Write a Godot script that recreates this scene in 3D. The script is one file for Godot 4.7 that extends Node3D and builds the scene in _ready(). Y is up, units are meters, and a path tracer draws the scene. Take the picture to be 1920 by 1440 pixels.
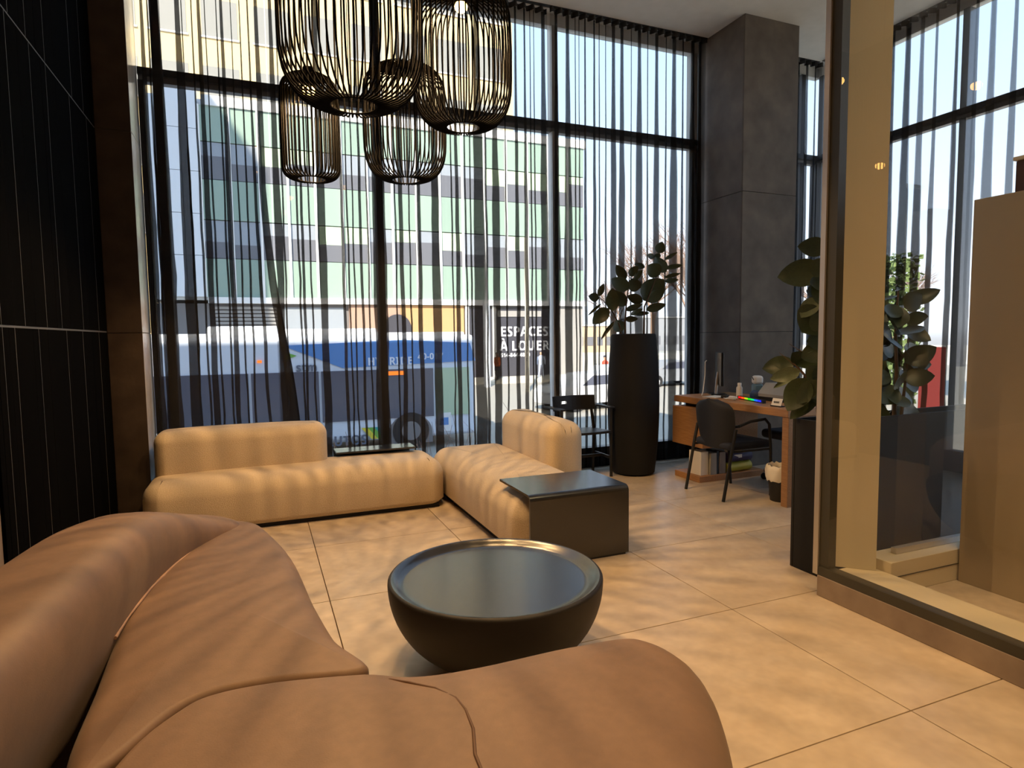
extends Node3D

# ---------------------------------------------------------------- mesh builder
class MB:
	var v := PackedVector3Array()
	var n := PackedVector3Array()
	var idx := PackedInt32Array()
	func tri(a: Vector3, b: Vector3, c: Vector3) -> void:
		var nn := (c - a).cross(b - a).normalized()
		var s := v.size()
		v.append_array(PackedVector3Array([a, b, c])); n.append_array(PackedVector3Array([nn, nn, nn]))
		idx.append_array(PackedInt32Array([s, s + 1, s + 2]))
	func quad(a: Vector3, b: Vector3, c: Vector3, d: Vector3) -> void:
		var nn := (c - a).cross(b - a).normalized()
		var s := v.size()
		v.append_array(PackedVector3Array([a, b, c, d])); n.append_array(PackedVector3Array([nn, nn, nn, nn]))
		idx.append_array(PackedInt32Array([s, s + 1, s + 2, s, s + 2, s + 3]))
	# box from centre and size, turned by a basis
	func box(c: Vector3, s: Vector3, b := Basis.IDENTITY) -> void:
		var h := s * 0.5
		var p := []
		for i in 8:
			p.append(c + b * Vector3(h.x if i & 1 else -h.x, h.y if i & 2 else -h.y, h.z if i & 4 else -h.z))
		quad(p[0], p[1], p[3], p[2]); quad(p[5], p[4], p[6], p[7])
		quad(p[4], p[0], p[2], p[6]); quad(p[1], p[5], p[7], p[3])
		quad(p[2], p[3], p[7], p[6]); quad(p[4], p[5], p[1], p[0])
	func lohi(lo: Vector3, hi: Vector3) -> void:
		box((lo + hi) * 0.5, hi - lo)
	# rounded box
	func rbox(c: Vector3, s: Vector3, r: float, seg := 3, b := Basis.IDENTITY, mid := 1) -> void:
		var h := s * 0.5
		r = minf(r, minf(h.x, minf(h.y, h.z)) * 0.999)
		for ax in 3:
			for sg in [-1.0, 1.0]:
				var u := (ax + 1) % 3
				var w := (ax + 2) % 3
				var lu := _ticks(h[u], r, seg, mid)
				var lw := _ticks(h[w], r, seg, mid)
				var base := v.size()
				for i in lu.size():
					for j in lw.size():
						var p := Vector3.ZERO
						p[ax] = h[ax] * sg; p[u] = lu[i]; p[w] = lw[j]
						var q := Vector3(clampf(p.x, -h.x + r, h.x - r), clampf(p.y, -h.y + r, h.y - r), clampf(p.z, -h.z + r, h.z - r))
						var nn := (p - q).normalized()
						v.append(c + b * (q + nn * r)); n.append(b * nn)
				for i in lu.size() - 1:
					for j in lw.size() - 1:
						var a := base + i * lw.size() + j
						var e := a + lw.size()
						if sg > 0: idx.append_array(PackedInt32Array([a, a + 1, e, a + 1, e + 1, e]))
						else: idx.append_array(PackedInt32Array([a, e, a + 1, a + 1, e, e + 1]))
	func _ticks(h: float, r: float, seg: int, mid: int) -> Array:
		var out := []
		for i in seg + 1: out.append(-h + r - r * tan(PI / 4 * (1.0 - float(i) / seg)))
		for i in range(1, mid): out.append(lerpf(-h + r, h - r, float(i) / mid))
		for i in seg + 1: out.append(h - r + r * tan(PI / 4 * float(i) / seg))
		return out
	# smooth grid of rows; wrap joins the last column to the first
	func grid(rows: Array, wrap := false) -> void:
		var base := v.size()
		var nr := rows.size()
		var nc: int = rows[0].size()
		for i in nr:
			for j in nc:
				var jl: int = j - 1 if j > 0 else (nc - 1 if wrap else 0)
				var jr: int = j + 1 if j < nc - 1 else (0 if wrap else nc - 1)
				var du: Vector3 = rows[mini(i + 1, nr - 1)][j] - rows[maxi(i - 1, 0)][j]
				var dv: Vector3 = rows[i][jr] - rows[i][jl]
				if dv.length() < 1e-7 or du.length() < 1e-7:
					var i2 := clampi(i + (1 if i < nr / 2 else -1), 0, nr - 1)
					dv = rows[i2][jr] - rows[i2][jl]
					if du.length() < 1e-7: du = Vector3.UP
				v.append(rows[i][j]); n.append(dv.cross(du).normalized())
		for i in nr - 1:
			for j in (nc if wrap else nc - 1):
				var a := base + i * nc + j
				var a2 := base + i * nc + (j + 1) % nc
				idx.append_array(PackedInt32Array([a, a + nc, a2, a2, a + nc, a2 + nc]))
	func tube(path: Array, r, segs := 6, cap := true) -> void:
		var rows := []
		var up := Vector3.UP
		for i in path.size():
			var d: Vector3 = (path[mini(i + 1, path.size() - 1)] - path[maxi(i - 1, 0)]).normalized()
			if i == 0:
				up = Vector3.UP if absf(d.y) < 0.9 else Vector3.RIGHT
			var s := d.cross(up).normalized()
			up = s.cross(d).normalized()
			var rr: float = r[i] if r is Array else r
			var row := []
			for k in segs:
				var a := TAU * k / segs
				row.append(path[i] + (s * cos(a) + up * sin(a)) * rr)
			rows.append(row)
		grid(rows, true)
		if cap:
			for e in [0, rows.size() - 1]:
				for k in range(1, segs - 1):
					if e == 0: tri(rows[e][0], rows[e][k + 1], rows[e][k])
					else: tri(rows[e][0], rows[e][k], rows[e][k + 1])
	func cyl(a: Vector3, b: Vector3, r: float, segs := 12) -> void:
		tube([a, b], r, segs)
	# lathe: profile of (radius, height) about the y axis through c
	func lathe(c: Vector3, prof: Array, segs := 32) -> void:
		var rows := []
		for q in prof:
			var row := []
			for k in segs:
				var a := TAU * k / segs
				row.append(c + Vector3(cos(a) * q.x, q.y, sin(a) * q.x))
			rows.append(row)
		grid(rows, true)
	# polygon (xz or given plane) extruded
	func prism(poly: PackedVector2Array, o: Vector3, ux: Vector3, uy: Vector3, depth: Vector3) -> void:
		var t := Geometry2D.triangulate_polygon(poly)
		var f := []
		var g := []
		for q in poly:
			f.append(o + ux * q.x + uy * q.y); g.append(o + ux * q.x + uy * q.y + depth)
		for i in range(0, t.size(), 3):
			tri(f[t[i]], f[t[i + 1]], f[t[i + 2]]); tri(g[t[i]], g[t[i + 2]], g[t[i + 1]])
		for i in poly.size():
			var j := (i + 1) % poly.size()
			quad(f[i], f[j], g[j], g[i])
	# soft cushion from a closed outline in xz with an edge radius for each point
	func cushion(pts: Array, rad: Array, y0: float, y1: float, crown := 0.012, sub := 6) -> void:
		var o := []
		var rr := []
		var m := pts.size()
		for i in m:
			var a: Vector2 = pts[(i - 1 + m) % m]; var b: Vector2 = pts[i]; var c: Vector2 = pts[(i + 1) % m]; var d: Vector2 = pts[(i + 2) % m]
			for k in sub:
				var t := float(k) / sub
				o.append(b.cubic_interpolate(c, a, d, t)); rr.append(lerpf(rad[i], rad[(i + 1) % m], t))
		var cnt := o.size()
		var area := 0.0
		var cen := Vector2.ZERO
		for i in cnt:
			area += o[i].cross(o[(i + 1) % cnt]); cen += o[i] / cnt
		var sg := 1.0 if area > 0 else -1.0
		var nor := []
		for i in cnt:
			var d: Vector2 = (o[(i + 1) % cnt] - o[(i - 1 + cnt) % cnt]).normalized()
			nor.append(Vector2(d.y, -d.x) * sg)
		var rows := []
		var steps := 8
		for s in range(-2, steps + 7):
			var row := []
			for i in cnt:
				var r: float = rr[i]
				var p: Vector2 = o[i]
				var y := y0
				var rb := minf(0.04, r)
				if s == -2: p = p - nor[i] * rb
				elif s == -1: y = y0 + rb * 0.9
				elif s <= steps:
					var a := PI / 2 * s / steps
					p = p - nor[i] * r * (1.0 - cos(a)); y = y1 - r + r * sin(a)
				else:
					p = p - nor[i] * r
					var f: float = [0.1, 0.2, 0.35, 0.55, 0.8, 1.0][s - steps - 1]
					p = p.lerp(cen, f); y = y1 + crown * minf(1.0, (s - steps) / 4.0)
				row.append(Vector3(p.x, y, p.y))
			if sg < 0: row.reverse()
			rows.append(row)
		grid(rows, true)
	func mesh() -> ArrayMesh:
		var a := []
		a.resize(Mesh.ARRAY_MAX)
		a[Mesh.ARRAY_VERTEX] = v; a[Mesh.ARRAY_NORMAL] = n; a[Mesh.ARRAY_INDEX] = idx
		var uv := PackedVector2Array()
		uv.resize(v.size())
		for i in v.size(): uv[i] = Vector2(v[i].x + v[i].z, v[i].y)
		a[Mesh.ARRAY_TEX_UV] = uv
		var m := ArrayMesh.new()
		m.add_surface_from_arrays(Mesh.PRIMITIVE_TRIANGLES, a)
		return m

# ---------------------------------------------------------------- helpers
var M := {}
var taken := {}
var rng := RandomNumberGenerator.new()

func numbered(called: String) -> String:
	if not taken.has(called):
		taken[called] = 0
		return called
	taken[called] += 1
	return "%s_%03d" % [called, taken[called]]

func meta(o: Node, label := "", category := "", group := "", kind := "") -> void:
	if label: o.set_meta("label", label)
	if category: o.set_meta("category", category)
	if group: o.set_meta("group", group)
	if kind: o.set_meta("kind", kind)

func thing(called: String, label: String, category: String, at := Vector3.ZERO, turn := 0.0, group := "") -> Node3D:
	var o := Node3D.new()
	o.name = numbered(called); add_child(o)
	o.position = at; o.rotation.y = turn
	meta(o, label, category, group)
	return o

func part(parent: Node, called: String, mb, mat: Material, label := "") -> MeshInstance3D:
	var o := MeshInstance3D.new()
	o.name = called
	o.mesh = mb.mesh() if mb is MB else mb
	o.material_override = mat
	parent.add_child(o, true)
	if label: o.set_meta("label", label)
	return o

func solo(called: String, mb, mat: Material, label: String, category: String, group := "", at := Vector3.ZERO) -> MeshInstance3D:
	var o := part(self, numbered(called), mb, mat)
	o.position = at
	meta(o, label, category, group)
	return o

func setting(called: String, mb, mat: Material) -> MeshInstance3D:
	var o := part(self, called, mb, mat)
	o.set_meta("kind", "structure")
	return o

func setting_root(called: String) -> Node3D:
	var o := Node3D.new()
	o.name = called; add_child(o); o.set_meta("kind", "structure")
	return o

func bx(lo: Vector3, hi: Vector3) -> MB:
	var m := MB.new(); m.lohi(lo, hi); return m

func rb(lo: Vector3, hi: Vector3, r: float, seg := 2) -> MB:
	var m := MB.new(); m.rbox((lo + hi) * 0.5, hi - lo, r, seg); return m

func rgb(r: float, g: float, b: float) -> Color:
	return Color(r / 255.0, g / 255.0, b / 255.0)

func std(called: String, c: Color, rough := 0.7, metal := 0.0) -> StandardMaterial3D:
	var m := StandardMaterial3D.new()
	m.resource_name = called
	m.albedo_color = c; m.roughness = rough; m.metallic = metal
	M[called] = m
	return m

func noise_tex(freq: float, a: Color, b: Color, sd: int, oct := 4, size := 512, kind := FastNoiseLite.TYPE_SIMPLEX_SMOOTH, mid = null) -> NoiseTexture2D:
	var f := FastNoiseLite.new()
	f.noise_type = kind; f.frequency = freq; f.seed = sd; f.fractal_octaves = oct
	var t := NoiseTexture2D.new()
	t.width = size; t.height = size; t.seamless = true; t.noise = f; t.normalize = true
	var g := Gradient.new()
	g.set_color(0, a); g.set_color(1, b)
	if mid != null: g.add_point(0.5, mid)
	t.color_ramp = g
	return t

func height_tex(freq: float, sd: int, size := 512, oct := 3) -> NoiseTexture2D:
	return noise_tex(freq, Color.BLACK, Color.WHITE, sd, oct, size)

func mottled(called: String, a: Color, b: Color, freq: float, scale: float, rough: float, sd: int, bump := 0.0, bump_freq := 0.1) -> StandardMaterial3D:
	var m := std(called, Color.WHITE, rough)
	m.albedo_texture = noise_tex(freq, a, b, sd)
	m.uv1_triplanar = true; m.uv1_world_triplanar = true; m.uv1_scale = Vector3.ONE * scale
	if bump > 0.0:
		m.heightmap_enabled = true; m.heightmap_scale = bump; m.heightmap_texture = height_tex(bump_freq, sd + 7)
	return m

func spot(called: String, at: Vector3, dir: Vector3, energy: float, c: Color, angle: float, size := 0.03, parent: Node = null, soft := 0.6) -> SpotLight3D:
	var l := SpotLight3D.new()
	l.name = called
	(parent if parent else self).add_child(l, true)
	l.position = at
	l.basis = Basis.looking_at(dir, Vector3.FORWARD if absf(dir.normalized().y) > 0.9 else Vector3.UP)
	l.light_energy = energy; l.light_color = c; l.spot_angle = angle; l.spot_angle_attenuation = soft
	l.spot_range = 20.0; l.spot_attenuation = 2.0; l.light_size = size; l.shadow_enabled = true
	return l

# numbers of the place
const GLASS_Z := -5.58
const CEIL := 4.39
const WARM := Color(1.0, 0.80, 0.55)

func _ready() -> void:
	rng.seed = 11
	_camera_and_light()
	_materials()
	_structure()
	_vestibule()
	_outside()
	_curtains()
	_cream_sofas()
	_tan_sofa()
	_bowl_table()
	_pendants()
	_tall_planter()
	_black_armchair()
	_desk_corner()
	_near_planter()

func _camera_and_light() -> void:
	var cam := Camera3D.new()
	cam.name = "camera"; add_child(cam)
	cam.position = Vector3(0, 1.3366, 0)
	cam.rotation_degrees = Vector3(-4.2996, -22.159, -0.7116)
	cam.fov = 63.332; cam.near = 0.05; cam.far = 400.0
	cam.current = true
	var sky_mat := ProceduralSkyMaterial.new()
	sky_mat.sky_top_color = rgb(164, 198, 236); sky_mat.sky_horizon_color = rgb(230, 238, 247)
	sky_mat.ground_bottom_color = rgb(150, 150, 150); sky_mat.ground_horizon_color = rgb(200, 205, 212)
	sky_mat.sky_curve = 0.16; sky_mat.sun_angle_max = 0.0
	sky_mat.energy_multiplier = 2.8
	var sky := Sky.new(); sky.sky_material = sky_mat
	var env := Environment.new()
	env.background_mode = Environment.BG_SKY; env.sky = sky
	env.ambient_light_source = Environment.AMBIENT_SOURCE_DISABLED
	env.reflected_light_source = Environment.REFLECTION_SOURCE_SKY
	env.tonemap_mode = Environment.TONE_MAPPER_LINEAR; env.tonemap_exposure = 1.0
	env.sdfgi_enabled = true; env.ssao_enabled = true; env.ssil_enabled = true
	var we := WorldEnvironment.new(); we.name = "environment"; we.environment = env; add_child(we)
	var sun := DirectionalLight3D.new()
	sun.name = "sun"; add_child(sun)
	sun.basis = Basis.looking_at(Vector3(0.38, -0.56, -0.72), Vector3.UP)
	sun.light_energy = 4.6; sun.light_color = Color(1.0, 0.95, 0.86); sun.light_angular_distance = 0.6
	sun.shadow_enabled = true; sun.sky_mode = DirectionalLight3D.SKY_MODE_LIGHT_ONLY

func _materials() -> void:
	var m: StandardMaterial3D
	# porcelain tile, four tones of the same stone
	for k in 4:
		m = mottled("tile_%d" % k, rgb(188 + k * 2, 170 + k * 2, 146 + k * 2), rgb(206 + k, 190 + k, 168 + k), 0.012, 0.55 + 0.04 * k, 0.34, 30 + k, 0.03, 0.08)
		m.detail_enabled = true; m.detail_blend_mode = BaseMaterial3D.BLEND_MODE_MUL
		m.detail_albedo = noise_tex(0.09, Color(0.93, 0.925, 0.92), Color.WHITE, 60 + k, 2, 256)
	std("grout", rgb(120, 100, 78), 0.9)
	mottled("plaster", rgb(204, 201, 196), rgb(212, 209, 204), 0.02, 0.5, 0.85, 3)
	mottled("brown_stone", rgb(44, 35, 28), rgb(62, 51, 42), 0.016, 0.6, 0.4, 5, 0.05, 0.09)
	mottled("dark_stone", rgb(84, 75, 68), rgb(112, 102, 92), 0.012, 0.5, 0.7, 8, 0.03, 0.05)
	mottled("taupe_stone", rgb(128, 112, 98), rgb(150, 134, 118), 0.02, 0.6, 0.6, 9)
	mottled("pier_stone_lit", rgb(176, 168, 156), rgb(196, 189, 178), 0.02, 0.6, 0.22, 10)  # the pier's brown stone paled: window light on its side face painted in
	m = std("black_panel", rgb(6, 6, 6), 0.85); m.metallic_specular = 0.08
	std("panel_reveal", rgb(78, 77, 76), 0.5)
	std("alu_dark", rgb(52, 52, 54), 0.45, 0.3)
	std("alu_grey", rgb(118, 118, 120), 0.45, 0.4)
	std("alu_pale", rgb(176, 176, 174), 0.5)
	std("head_white", rgb(214, 213, 210), 0.7)
	std("sill_black", rgb(26, 26, 27), 0.5)
	m = std("pane", Color(1, 1, 1, 0.003), 0.02); m.transparency = BaseMaterial3D.TRANSPARENCY_ALPHA
	m = std("pane_lobby", Color(0.93, 0.97, 0.95, 0.005), 0.0); m.transparency = BaseMaterial3D.TRANSPARENCY_ALPHA
	m = std("sheer", Color(0.115, 0.11, 0.12, 0.35), 0.9); m.transparency = BaseMaterial3D.TRANSPARENCY_ALPHA
	m.cull_mode = BaseMaterial3D.CULL_DISABLED
	std("track", rgb(40, 40, 42), 0.5)
	m = mottled("cream_fabric", rgb(186, 166, 136), rgb(214, 197, 170), 0.12, 1.6, 0.95, 12, 0.18, 0.16)
	m.rim_enabled = true; m.rim = 0.25; m.rim_tint = 0.6
	m = mottled("tan_leather", rgb(116, 91, 69), rgb(126, 99, 77), 0.03, 1.2, 0.62, 14, 0.03, 0.3)
	m.rim_enabled = true; m.rim = 0.12; m.rim_tint = 0.6
	std("tan_welt", rgb(160, 126, 100), 0.6)
	std("tan_seam", rgb(96, 70, 52), 0.7)
	std("plinth_black", rgb(16, 15, 15), 0.7)
	std("metal_black", rgb(30, 31, 33), 0.32, 0.25)
	m = mottled("table_top_black", rgb(26, 26, 27), rgb(32, 32, 34), 0.02, 1.5, 0.24, 16)
	m.metallic_specular = 0.75
	std("bowl_black", rgb(25, 22, 20), 0.6)
	m = std("wire_black", rgb(9, 8, 8), 0.8); m.metallic_specular = 0.2
	m = std("bulb_glow", rgb(255, 214, 150), 0.5)
	m.emission_enabled = true; m.emission = Color(1.0, 0.74, 0.38); m.emission_energy_multiplier = 26.0
	m = mottled("planter_black", rgb(9, 8, 8), rgb(13, 12, 11), 0.03, 1.0, 0.85, 18)
	std("soil", rgb(48, 36, 28), 0.95)
	m = mottled("leaf_green", rgb(42, 54, 34), rgb(60, 72, 46), 0.03, 3.0, 0.38, 20)
	m.backlight_enabled = true; m.backlight = Color(0.10, 0.13, 0.05)
	m = mottled("leaf_pale", rgb(76, 88, 66), rgb(98, 110, 86), 0.03, 3.0, 0.38, 21)
	std("stem_brown", rgb(84, 64, 46), 0.8)
	std("black_wood", rgb(22, 21, 21), 0.45)
	m = std("oak", Color.WHITE, 0.5)
	m.albedo_texture = noise_tex(0.02, rgb(148, 106, 66), rgb(176, 132, 88), 24)
	m.uv1_triplanar = true; m.uv1_world_triplanar = true; m.uv1_scale = Vector3(6, 6, 0.5)
	std("chair_black", rgb(24, 24, 26), 0.75)
	std("chair_navy", rgb(34, 38, 48), 0.85)
	std("paper_white", rgb(226, 222, 214), 0.85)
	std("plastic_white", rgb(232, 230, 226), 0.4)
	std("plastic_grey", rgb(150, 148, 142), 0.55)
	std("blue_soft", rgb(52, 70, 108), 0.6)
	std("tub_blue", rgb(108, 140, 158), 0.4)
	std("purple_roll", rgb(62, 48, 84), 0.5)
	std("yellow_roll", rgb(196, 184, 62), 0.5)
	std("cardboard", rgb(168, 128, 86), 0.85)
	std("bin_black", rgb(22, 22, 23), 0.5)
	m = std("bin_liner", rgb(222, 216, 204), 0.5)
	std("cream_wall", rgb(204, 194, 166), 0.75)
	std("half_wall", rgb(156, 142, 118), 0.55)
	std("cream_gloss", rgb(204, 192, 164), 0.5)
	std("olive_frame", rgb(62, 60, 50), 0.5, 0.2)
	std("steel_pale", rgb(196, 190, 182), 0.35, 0.6)
	std("maroon", rgb(70, 42, 36), 0.6)
	# outside
	mottled("asphalt", rgb(146, 142, 134), rgb(166, 161, 150), 0.05, 0.3, 0.9, 40)
	mottled("pavement", rgb(202, 194, 176), rgb(222, 214, 196), 0.05, 0.2, 0.9, 41)
	std("kerb_white", rgb(226, 228, 232), 0.8)
	std("cream_facade", rgb(216, 194, 148), 0.9)
	std("window_grey", rgb(146, 154, 164), 0.2)
	std("green_panel", rgb(138, 160, 149), 0.35)
	std("green_panel_b", rgb(145, 167, 155), 0.35)
	std("window_dark", rgb(104, 106, 114), 0.25)
	std("tower_window", rgb(142, 142, 138), 0.3)
	std("window_lime", rgb(178, 200, 172), 0.25)
	std("white_metal", rgb(232, 232, 232), 0.5)
	std("white_stone", rgb(222, 226, 232), 0.7)
	std("base_tan", rgb(186, 148, 106), 0.8)
	std("base_pink", rgb(170, 140, 124), 0.8)
	std("base_grey", rgb(120, 118, 120), 0.8)
	std("shop_dark", rgb(62, 62, 70), 0.4)
	std("louvre_grey", rgb(150, 148, 146), 0.6)
	std("bus_white", rgb(214, 222, 236), 0.4)
	std("bus_roof", rgb(236, 240, 246), 0.5)
	std("bus_blue", rgb(84, 136, 200), 0.4)
	std("bus_glass", rgb(84, 88, 104), 0.2)
	std("bus_text", rgb(226, 232, 244), 0.6)
	std("bus_logo_grey", rgb(96, 104, 122), 0.6)
	std("logo_green", rgb(110, 170, 70), 0.6)
	std("logo_yellow", rgb(222, 206, 60), 0.6)
	std("logo_teal", rgb(60, 160, 160), 0.6)
	m = std("amber_light", rgb(255, 140, 40), 0.5)
	m.emission_enabled = true; m.emission = Color(1.0, 0.42, 0.08); m.emission_energy_multiplier = 1.6
	std("tyre", rgb(34, 34, 36), 0.9)
	std("car_white", rgb(238, 240, 242), 0.25)
	std("orange_cloth", rgb(240, 110, 50), 0.8)
	std("red_board", rgb(232, 80, 60), 0.7)
	std("bark", rgb(132, 108, 92), 0.9)
	std("twig", rgb(150, 128, 116), 0.9)
	mottled("grass", rgb(92, 112, 66), rgb(118, 136, 86), 0.05, 0.4, 0.95, 44)
	std("block_grey", rgb(136, 140, 148), 0.8)
	std("block_warm", rgb(176, 158, 136), 0.8)
	std("skin", rgb(196, 150, 122), 0.6)
	std("cloth_pale", rgb(190, 200, 220), 0.8)
	std("cloth_dark", rgb(60, 60, 72), 0.8)

# ---------------------------------------------------------------- room
func _structure() -> void:
	# floor: slab of grout with 0.9 m porcelain tiles
	var fl := setting("floor", bx(Vector3(-1.2, -0.30, GLASS_Z - 0.12), Vector3(6.4, -0.012, 3.2)), M.grout)
	var tile := MB.new()
	tile.rbox(Vector3(0, -0.006, 0), Vector3(0.8955, 0.012, 0.8955), 0.0015, 1)
	var tm := tile.mesh()
	for i in range(-2, 7):
		for j in range(-3, 8):
			var cx := 0.2923 + 0.9 * i + 0.45
			var cz := -3.2281 + 0.9 * j + 0.45
			if cz > 3.2: continue
			var lo := Vector2(maxf(cx - 0.44775, -0.985), maxf(cz - 0.44775, GLASS_Z + 0.02))
			var hi := Vector2(minf(cx + 0.44775, 6.12), cz + 0.44775)
			if hi.x - lo.x < 0.02 or hi.y - lo.y < 0.02: continue
			var mm: Mesh = tm
			var pos := Vector3(cx, 0, cz)
			if hi.x - lo.x < 0.89 or hi.y - lo.y < 0.89:
				var b := MB.new()
				b.rbox(Vector3(0, -0.006, 0), Vector3(hi.x - lo.x, 0.012, hi.y - lo.y), 0.0015, 1)
				mm = b.mesh(); pos = Vector3((lo.x + hi.x) / 2, 0, (lo.y + hi.y) / 2)
			var o := part(fl, "floor_tile", mm, M["tile_%d" % rng.randi_range(0, 3)])
			o.position = pos
	setting("ceiling", bx(Vector3(-1.3, CEIL, GLASS_Z - 0.12), Vector3(6.4, CEIL + 0.25, 3.3)), M.plaster)
	# storeys of our own building over the lobby: they shade the street in front
	setting("wall_upper", bx(Vector3(-7.5, CEIL + 0.26, GLASS_Z - 0.15), Vector3(6.5, 9.3, 3.6)), M.taupe_stone)
	setting("wall_outer_left", bx(Vector3(-7.5, -1.6, GLASS_Z - 0.15), Vector3(-1.32, CEIL + 0.25, GLASS_Z + 0.2)), M.taupe_stone)
	setting("wall_back", bx(Vector3(-1.3, -0.3, 3.2), Vector3(6.4, CEIL, 3.4)), M.taupe_stone)
	# left wall: stone near the camera, black boards of uneven width, then a stone pier at the window
	var wl := setting("wall_left", bx(Vector3(-1.3, -0.3, GLASS_Z - 0.12), Vector3(-1.0, CEIL, 3.2)), M.sill_black)
	part(wl, "stone_panel", bx(Vector3(-1.0, 0.0, -3.06), Vector3(-0.985, CEIL, 3.2)), M.taupe_stone)
	var courses := [[0.0, 1.404, [-3.066, -3.12, -3.185, -3.26, -3.33, -3.565, -3.65, -3.79, -4.126, -4.19, -4.47, -4.70, -4.885, -5.128]],
		[1.414, 2.797, [-3.066, -3.18, -3.332, -3.47, -3.62, -3.79, -3.97, -4.05, -4.22, -4.50, -4.66, -4.90, -5.128]],
		[2.807, CEIL, [-3.066, -3.25, -3.519, -3.667, -3.755, -3.90, -4.048, -4.22, -4.568, -4.671, -4.836, -5.128]]]
	for c in courses:
		var zs: Array = c[2]
		for i in zs.size() - 1:
			var gap := 0.0016 if (i * 7 + int(c[0] * 3)) % 3 else 0.004
			var o := part(wl, "wall_board", bx(Vector3(-1.0, c[0], zs[i + 1] + gap), Vector3(-0.973, c[1], zs[i])), M.black_panel)
	for y in [1.409, 2.802]:
		part(wl, "joint_strip", bx(Vector3(-1.0, y - 0.005, -5.128), Vector3(-0.9745, y + 0.005, -3.066)), M.panel_reveal)
	for c in courses:
		var zs: Array = c[2]
		for i in range(1, zs.size() - 1):
			if (i * 5 + int(c[0])) % 2 == 0:
				part(wl, "joint_strip", bx(Vector3(-1.0, c[0], zs[i] - 0.001), Vector3(-0.9725, c[1], zs[i] + 0.0022)), M.panel_reveal)
	var pier := setting("wall_pier", bx(Vector3(-1.0, 0.0, GLASS_Z + 0.06), Vector3(-0.762, CEIL, -5.135)), M.sill_black)
	for yy in [[0.0, 1.398], [1.402, 2.798], [2.802, CEIL]]:
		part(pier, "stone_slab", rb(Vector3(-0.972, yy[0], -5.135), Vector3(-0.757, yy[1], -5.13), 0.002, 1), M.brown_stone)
		part(pier, "stone_slab", rb(Vector3(-0.762, yy[0], GLASS_Z + 0.06), Vector3(-0.7565, yy[1], -5.131), 0.002, 1), M.pier_stone_lit)
	# dark stone column
	var col := setting("column", bx(Vector3(4.445, 0.0, GLASS_Z), Vector3(5.108, CEIL, -4.882)), M.sill_black)
	for yy in [[0.0, 1.358], [1.362, 2.728], [2.732, CEIL]]:
		part(col, "stone_slab", rb(Vector3(4.433, yy[0], -4.882), Vector3(5.12, yy[1], -4.87), 0.003, 1), M.dark_stone)
		part(col, "stone_slab", rb(Vector3(4.433, yy[0], GLASS_Z + 0.05), Vector3(4.445, yy[1], -4.8835), 0.003, 1), M.dark_stone)
		part(col, "stone_slab", rb(Vector3(5.108, yy[0], GLASS_Z + 0.05), Vector3(5.12, yy[1], -4.8835), 0.003, 1), M.dark_stone)
	# windows
	_window("window_1", Vector3(-0.757, 0, GLASS_Z), Vector3(1, 0, 0), 5.19, [0.0, 0.132, 1.79, 3.489, 5.133, 5.19])
	_window("window_2", Vector3(5.12, 0, GLASS_Z), Vector3(1, 0, 0), 1.06, [0.0, 0.78, 1.06])
	_window("window_3", Vector3(6.17, 0, GLASS_Z), Vector3(0, 0, 1), 6.4, [0.0, 0.09, 1.68, 3.42, 5.1, 6.4])
	setting("wall_right", bx(Vector3(6.1, -0.3, 0.82), Vector3(6.4, CEIL, 3.2)), M.plaster)
	# recessed ceiling lamps over the near half of the lobby
	var spots := [Vector3(1.75, CEIL, -0.45), Vector3(0.1, CEIL, -0.3), Vector3(1.75, CEIL, 1.3), Vector3(0.1, CEIL, 1.3)]
	var wheres := ["above the tiles beside the glass partition", "above the end of the tan leather sofa", "farther back on the glass partition side", "farther back on the black wall side"]
	for i in 4:
		_downlight(spots[i], [4.6, 2.5, 4.6, 2.5][i], WARM, "recessed round ceiling downlight " + wheres[i])
	_downlight(Vector3(3.02, CEIL, -1.1), 1.3, Color(1.0, 0.91, 0.70), "recessed round ceiling downlight inside the glass vestibule")
	_downlight(Vector3(3.02, CEIL, 0.6), 1.3, Color(1.0, 0.91, 0.70), "recessed round ceiling downlight at the near end of the vestibule")

func _downlight(at: Vector3, energy: float, c: Color, label: String) -> void:
	var t := thing("ceiling_downlight", label, "downlight", at, 0.0, "recessed ceiling downlights")
	var ring := MB.new()
	ring.lathe(Vector3.ZERO, [Vector2(0.052, 0.02), Vector2(0.052, -0.004), Vector2(0.07, -0.006), Vector2(0.072, 0.0)], 24)
	part(t, "trim_ring", ring, M.white_metal)
	var d := MB.new()
	d.lathe(Vector3.ZERO, [Vector2(0.0, -0.001), Vector2(0.03, -0.001), Vector2(0.051, -0.001)], 24)
	part(t, "lamp_lens", d, M.bulb_glow)
	spot("downlight", Vector3(0, -0.03, 0), Vector3.DOWN, energy, c, 52.0, 0.05, t, 0.8)

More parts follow.
